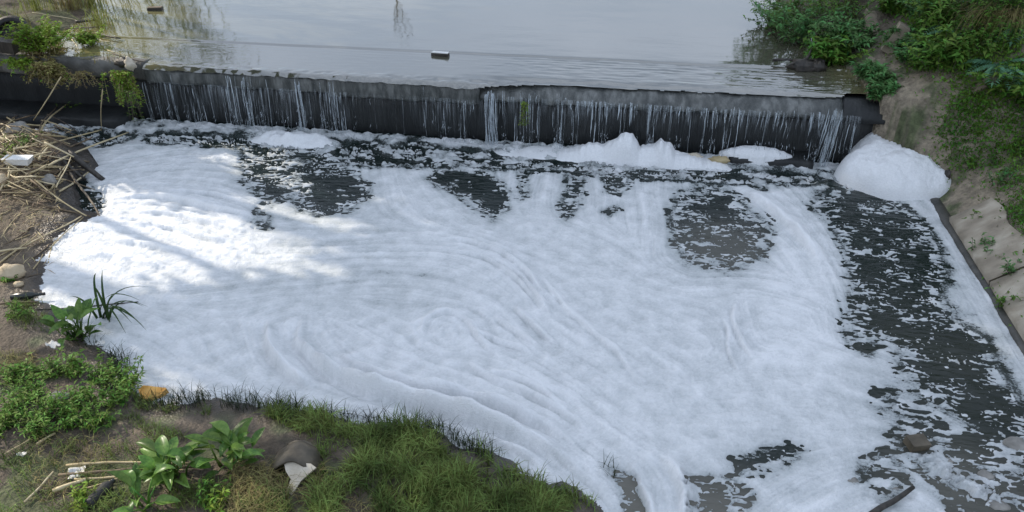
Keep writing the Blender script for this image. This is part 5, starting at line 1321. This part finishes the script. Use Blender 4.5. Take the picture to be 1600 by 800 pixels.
# ------------------------------------------------------------------ on and behind the weir, left
def at_lip(px, py, z): return P(px, py, z)
p = P(18, 52, 1.42); ty = empty('tyre', p); tag(ty, 'old black car tyre half sunk in the bank at the top left', 'tyre')
V = []; F = []; nb = 40; ring = [(0.20, -.09), (0.27, -.10), (0.325, -.085), (0.345, -.05), (0.348, 0), (0.345, .05), (0.325, .085), (0.27, .10), (0.20, .09), (0.21, .07), (0.26, .075), (0.30, 0.04), (0.30, -.04), (0.26, -.075), (0.21, -.07)]
for i in range(nb):
    a = 2 * math.pi * i / nb
    for r_, y_ in ring:
        rr = r_ + (0.006 if r_ > 0.33 and i % 2 else 0); V.append((math.cos(a) * rr, y_, math.sin(a) * rr))
q = len(ring)
F = [(i * q + j, ((i + 1) % nb) * q + j, ((i + 1) % nb) * q + (j + 1) % q, i * q + (j + 1) % q) for i in range(nb) for j in range(q)]
mk('casing', V, F, M['rubber'], ty, rot=(-0.75, 0.1, 0.25))
mk('casing', [(math.cos(2 * math.pi * i / 24) * 0.30, 0.02, math.sin(2 * math.pi * i / 24) * 0.30) for i in range(24)] + [(math.cos(2 * math.pi * i / 24) * 0.30, 0.05, math.sin(2 * math.pi * i / 24) * 0.30) for i in range(24)], [tuple(range(24)), tuple(range(47, 23, -1))] + [(i, 24 + i, 24 + (i + 1) % 24, (i + 1) % 24) for i in range(24)], M['rubber'], ty, False, rot=(-0.75, 0.1, 0.25)).name = 'black_disc'  # black disc closing the tyre's hole
p = P(8, 72, 1.36); bx_ = MB(); bx_.box((-.42, -.10, -.1), (.22, .10, .12)); tag(bx_.build('timber_block', M['wood_dark'], None, False, loc=p, rot=(0.05, 0.1, 0.05)), 'black square timber lying below the tyre', 'timber')
def wbush(px, py, z, *a, **k): return bush(*a[:3], P(px, py, z), *a[3:], **k)
wbush(68, 78, 1.27, 'creeper', 'bright green plant sprawling over the weir left of the hanging one', 'plant', 60, 0.62, 0.55, 0.085, 34, 601, 'creeper', None, 0.10, 0.5, (1.1, 1, 1), 0, 'straw', ((36, 0.14, 0.6, 0.08, 26, 602, 0.42, 0.5), 'creeper_dry'))
wbush(72, 100, 1.24, 'creeper', 'yellowed plant hanging over the weir edge below the bright one', 'plant', 44, 0.22, 0.52, 0.085, 30, 603, 'creeper_dry', None, 0.50, 0.5, (1.1, .6, 1), 0, 'straw', ((12, 0.18, 0.4, 0.07, 20, 604, 0.45, 0.5), 'creeper'))
wbush(188, 112, 1.16, 'creeper', 'bright green plant hanging down the weir face beside the first strands', 'plant', 54, 0.20, 0.34, 0.075, 30, 605, 'creeper', None, 0.70, 0.5, (1, .7, 1), 0, 'straw', ((10, 0.2, 0.3, 0.06, 16, 606, 0.3, 0.4), 'creeper_dry'))
wbush(140, 68, 1.2, 'creeper', 'small pale green plant at the water edge behind the weir', 'plant', 30, 0.32, 0.4, 0.07, 24, 607, 'creeper', None, 0.06, 0.6)
wbush(30, 98, 1.2, 'creeper', 'mixed green plant on the weir edge at the far left', 'plant', 34, 0.3, 0.42, 0.075, 26, 611, 'creeper', None, 0.3, 0.5, (1, .7, 1), 0, 'straw')
wbush(128, 112, 1.16, 'creeper', 'thin straggling plant on the weir between the two hanging ones', 'plant', 16, 0.18, 0.3, 0.06, 18, 612, 'creeper_dry', None, 0.4, 0.45, (1, .6, 1), 0, 'straw')
wbush(820, 158, 0.98, 'creeper', 'small green tuft hanging in the middle of the weir face', 'plant', 14, 0.06, 0.12, 0.055, 20, 608, 'creeper', None, 0.48, 0.4, (0.8, .6, 1))
wbush(200, 140, 0.95, 'creeper', 'dark trailing weed under the weir lip at the left', 'plant', 14, 0.05, 0.25, 0.05, 14, 609, 'weed', None, 0.6, 0.4, (1, .5, 1))
for k, (px, py, hh, nn, mm, lb) in enumerate([(28, 42, 0.55, 46, 'reed', 'green grass blades growing up in front of the tyre'), (112, 12, 0.7, 130, 'grass_dry', 'yellow dry grass clump at the top left behind the bright plant'), (160, 30, 0.6, 60, 'reed', 'thin yellow-green blades standing in the water at the top left'), (60, 18, 0.6, 90, 'reed', 'tall grass clump at the top edge right of the tyre'), (140, 2, 0.8, 90, 'reed', 'tall yellow-green grass clump at the top edge'), (178, 82, 0.3, 26, 'grass_dry', 'few dry blades beside the rag on the weir')]):
    p = P(px, py + 8, 1.24); n = nn; b = np.array([[p.x, p.y, max(height(p.x, p.y), 1.18)]]) + RNG.normal(0, 0.13, (n, 3)) * np.array([1.4, 1, .05])
    V, F = blades(b, hh * RNG.uniform(0.5, 1.2, n), RNG.uniform(0.009, 0.016, n), RNG.uniform(0.1, 0.8, n), RNG.uniform(0, 6.28, n), 0.7)
    tag(mk('grass_tuft', V, F, M[mm]), lb, 'grass tuft', 'grass tufts behind the weir at the left')
for k, (a, za, b, zb, r, mm, lb) in enumerate([((96, 120), 1.2, (52, 188), 0.55, 0.012, 'straw', 'dry stem hanging from the weir down to the lower left'), ((118, 34), 1.32, (154, 31), 1.3, 0.03, 'wood_dark', 'dark plank end at the water edge in the top left'), ((100, 45), 1.3, (150, 42), 1.26, 0.018, 'wood', 'brown stick just below the dark plank end'), ((112, 62), 1.28, (126, 82), 1.22, 0.010, 'cane_pale', 'pale straight stick beside the small pale green plant'), ((175, 84), 1.3, (226, 97), 1.24, 0.012, 'twig', 'dark twig under the rag on the weir'), ((168, 78), 1.3, (200, 88), 1.28, 0.008, 'cane', 'thin yellow twig touching the rag'), ((150, 52), 1.24, (188, 60), 1.22, 0.022, 'wood_dark', 'black driftwood piece at the water edge right of the small plant'), ((75, 178), 0.3, (120, 205), 0.2, 0.012, 'twig', 'dark twig in the shade under the weir'), ((160, 140), 0.95, (158, 205), 0.1, 0.010, 'straw', 'dry stem hanging under the green plant'), ((50, 20), 1.5, (118, 30), 1.3, 0.012, 'cane_pale', 'dead cane slanting behind the bright plant')]):
    stick('stick', P(*a, za), P(*b, zb), r, M[mm], lb, 'stick', None, 0.0, 0, 60 + k)
p = P(203, 100, 1.28); V, F = blob(81, 0.11, 0.07, 0.12, 0.55, 12, 16); tag(mk('rag', V, F, M['card'], loc=p), 'pale rag caught on the weir edge above the hanging plant', 'rag')
p = P(192, 98, 1.27); V, F = blob(82, 0.16, 0.08, 0.08, 0.5, 10, 14); tag(mk('driftwood', V, F, M['wood_dark'], loc=p), 'dark driftwood knot lodged behind the rag on the weir', 'driftwood')
# floating pieces on the river
def floater(px, py, lx, ly, h, matt, mats, label, rz):
    p = P(px, py, UP_W); o = empty('floating_board', (p.x, p.y, UP_W), rz); tag(o, label, 'board')
    bb = MB(); V = [(-lx, -ly, -.03), (lx * .98, -ly * .8, -.03), (lx, ly, -.03), (-lx * .9, ly, -.03), (-lx, -ly * .9, h), (lx, -ly, h * 1.25), (lx * .97, ly, h * 1.2), (-lx * .92, ly * .9, h)]
    bb.add(V, [(0, 3, 2, 1), (0, 1, 5, 4), (1, 2, 6, 5), (2, 3, 7, 6), (3, 0, 4, 7), (4, 5, 6, 7)]); bb.build('body', M[mats], o, False)
    t2 = MB(); V = [(x * .97, y * .96, z + 0.003) for x, y, z in V[4:]] + [(x * .97, y * .96, z + 0.02) for x, y, z in V[4:]]
    t2.add(V, [(4, 5, 6, 7), (0, 1, 5, 4), (1, 2, 6, 5), (2, 3, 7, 6), (3, 0, 4, 7)]); t2.build('top', M[matt], o, False)
floater(688, 85, 0.17, 0.045, 0.025, 'styro', 'wood_dark', 'small dark board with a white top floating above the weir', -0.10)
floater(243, 16, 0.16, 0.06, 0.05, 'wood', 'wood_dark', 'small brown board floating in the reed reflections', 0.2)
# dark driftwood on the crest at the right
p = P(1256, 106, 1.2); dw = empty('driftwood', p); tag(dw, 'black driftwood tangle stranded on the weir crest at the right', 'driftwood')
V, F = blob(91, 0.26, 0.15, 0.15, 0.6, 14, 18, 0.3, 2.4); mk('stump', V, F, M['wood_dark'], dw)
V, F = blob(92, 0.14, 0.12, 0.12, 0.6, 12, 16, 0.3, 2.4); mk('stump', np.array(V) + np.array([0.24, 0.0, 0.02]), F, M['wood_dark'], dw)
for k, (a, b) in enumerate([((-.55, .1, .08), (-.1, .05, .1)), ((-.1, 0, .1), (-.35, -.15, .05)), ((.1, .1, .12), (.38, .12, .1)), ((0, 0, .1), (.1, .15, .3))]):
    bm_ = MB(); bm_.tube([a, tuple((np.array(a) + np.array(b)) / 2 + 0.02), b], [0.03, 0.025, 0.012], 6); bm_.build('branch', M['wood_dark'], dw)
# ------------------------------------------------------------------ lower right shallows, rubbish at the weir foot
p = P(1433, 692, 0.05); bb = MB(); bb.box((-.10, -.075, -.08), (.10, .075, .045)); tag(bb.build('brick', M['tub'], None, False, loc=p, rot=(0.1, 0.05, 0.35)), 'brown brick lying in the shallows at the lower right', 'brick')
stick('stick', P(1362, 806, 0.04), P(1426, 760, 0.10), 0.032, M['wood_dark'], 'dark stick in the shallows near the bottom right edge', 'stick', None, 0, 0, 77, 8)
for k, (px, py, r, lb) in enumerate([(1588, 694, .16, 'grey stone in the shallows at the right edge'), (1400, 765, .06, 'small pale stone beside the dark stick'), (1540, 742, .10, 'flat stone in the shallows below the dark channel'), (1480, 720, .08, 'dark stone in the shallows right of the brick'), (1330, 752, .09, 'stone showing through the thin foam left of the dark stick'), (1560, 790, .12, 'stone in the bottom right corner')]):
    p = P(px, py, 0.0); V, F = blob(130 + k, r * 0.8, r * 0.6, r * 0.34, 0.45, 10, 14); tag(mk('stone', V, F, M['rockg'], loc=(p.x, p.y, -0.005)), lb, 'stone', 'stones in the shallows')
for k, (px, py, lb) in enumerate([(1082, 244, 'pale brown rubbish lump in the foam at the weir foot'), (1124, 250, 'darker brown rubbish lump right of the other at the weir foot')]):
    p = P(px, py, 0.1); V, F = blob(150 + k, 0.17, 0.07, 0.06, 0.5); tag(mk('rubbish_lump', V, F, M['cane' if k else 'card'], loc=p), lb, 'rubbish')
p = on_ground(945, 752); n = 16
V, F = blades(np.array([p]) + RNG.normal(0, .05, (n, 3)) * np.array([1, 1, 0]), RNG.uniform(.12, .28, n), 0.008, RNG.uniform(.1, .5, n), RNG.uniform(0, 6.28, n), .8)
tag(mk('grass_tuft', V, F, M['grass_dark']), 'lone dark grass tuft in the foam at the end of the grass', 'grass tuft')
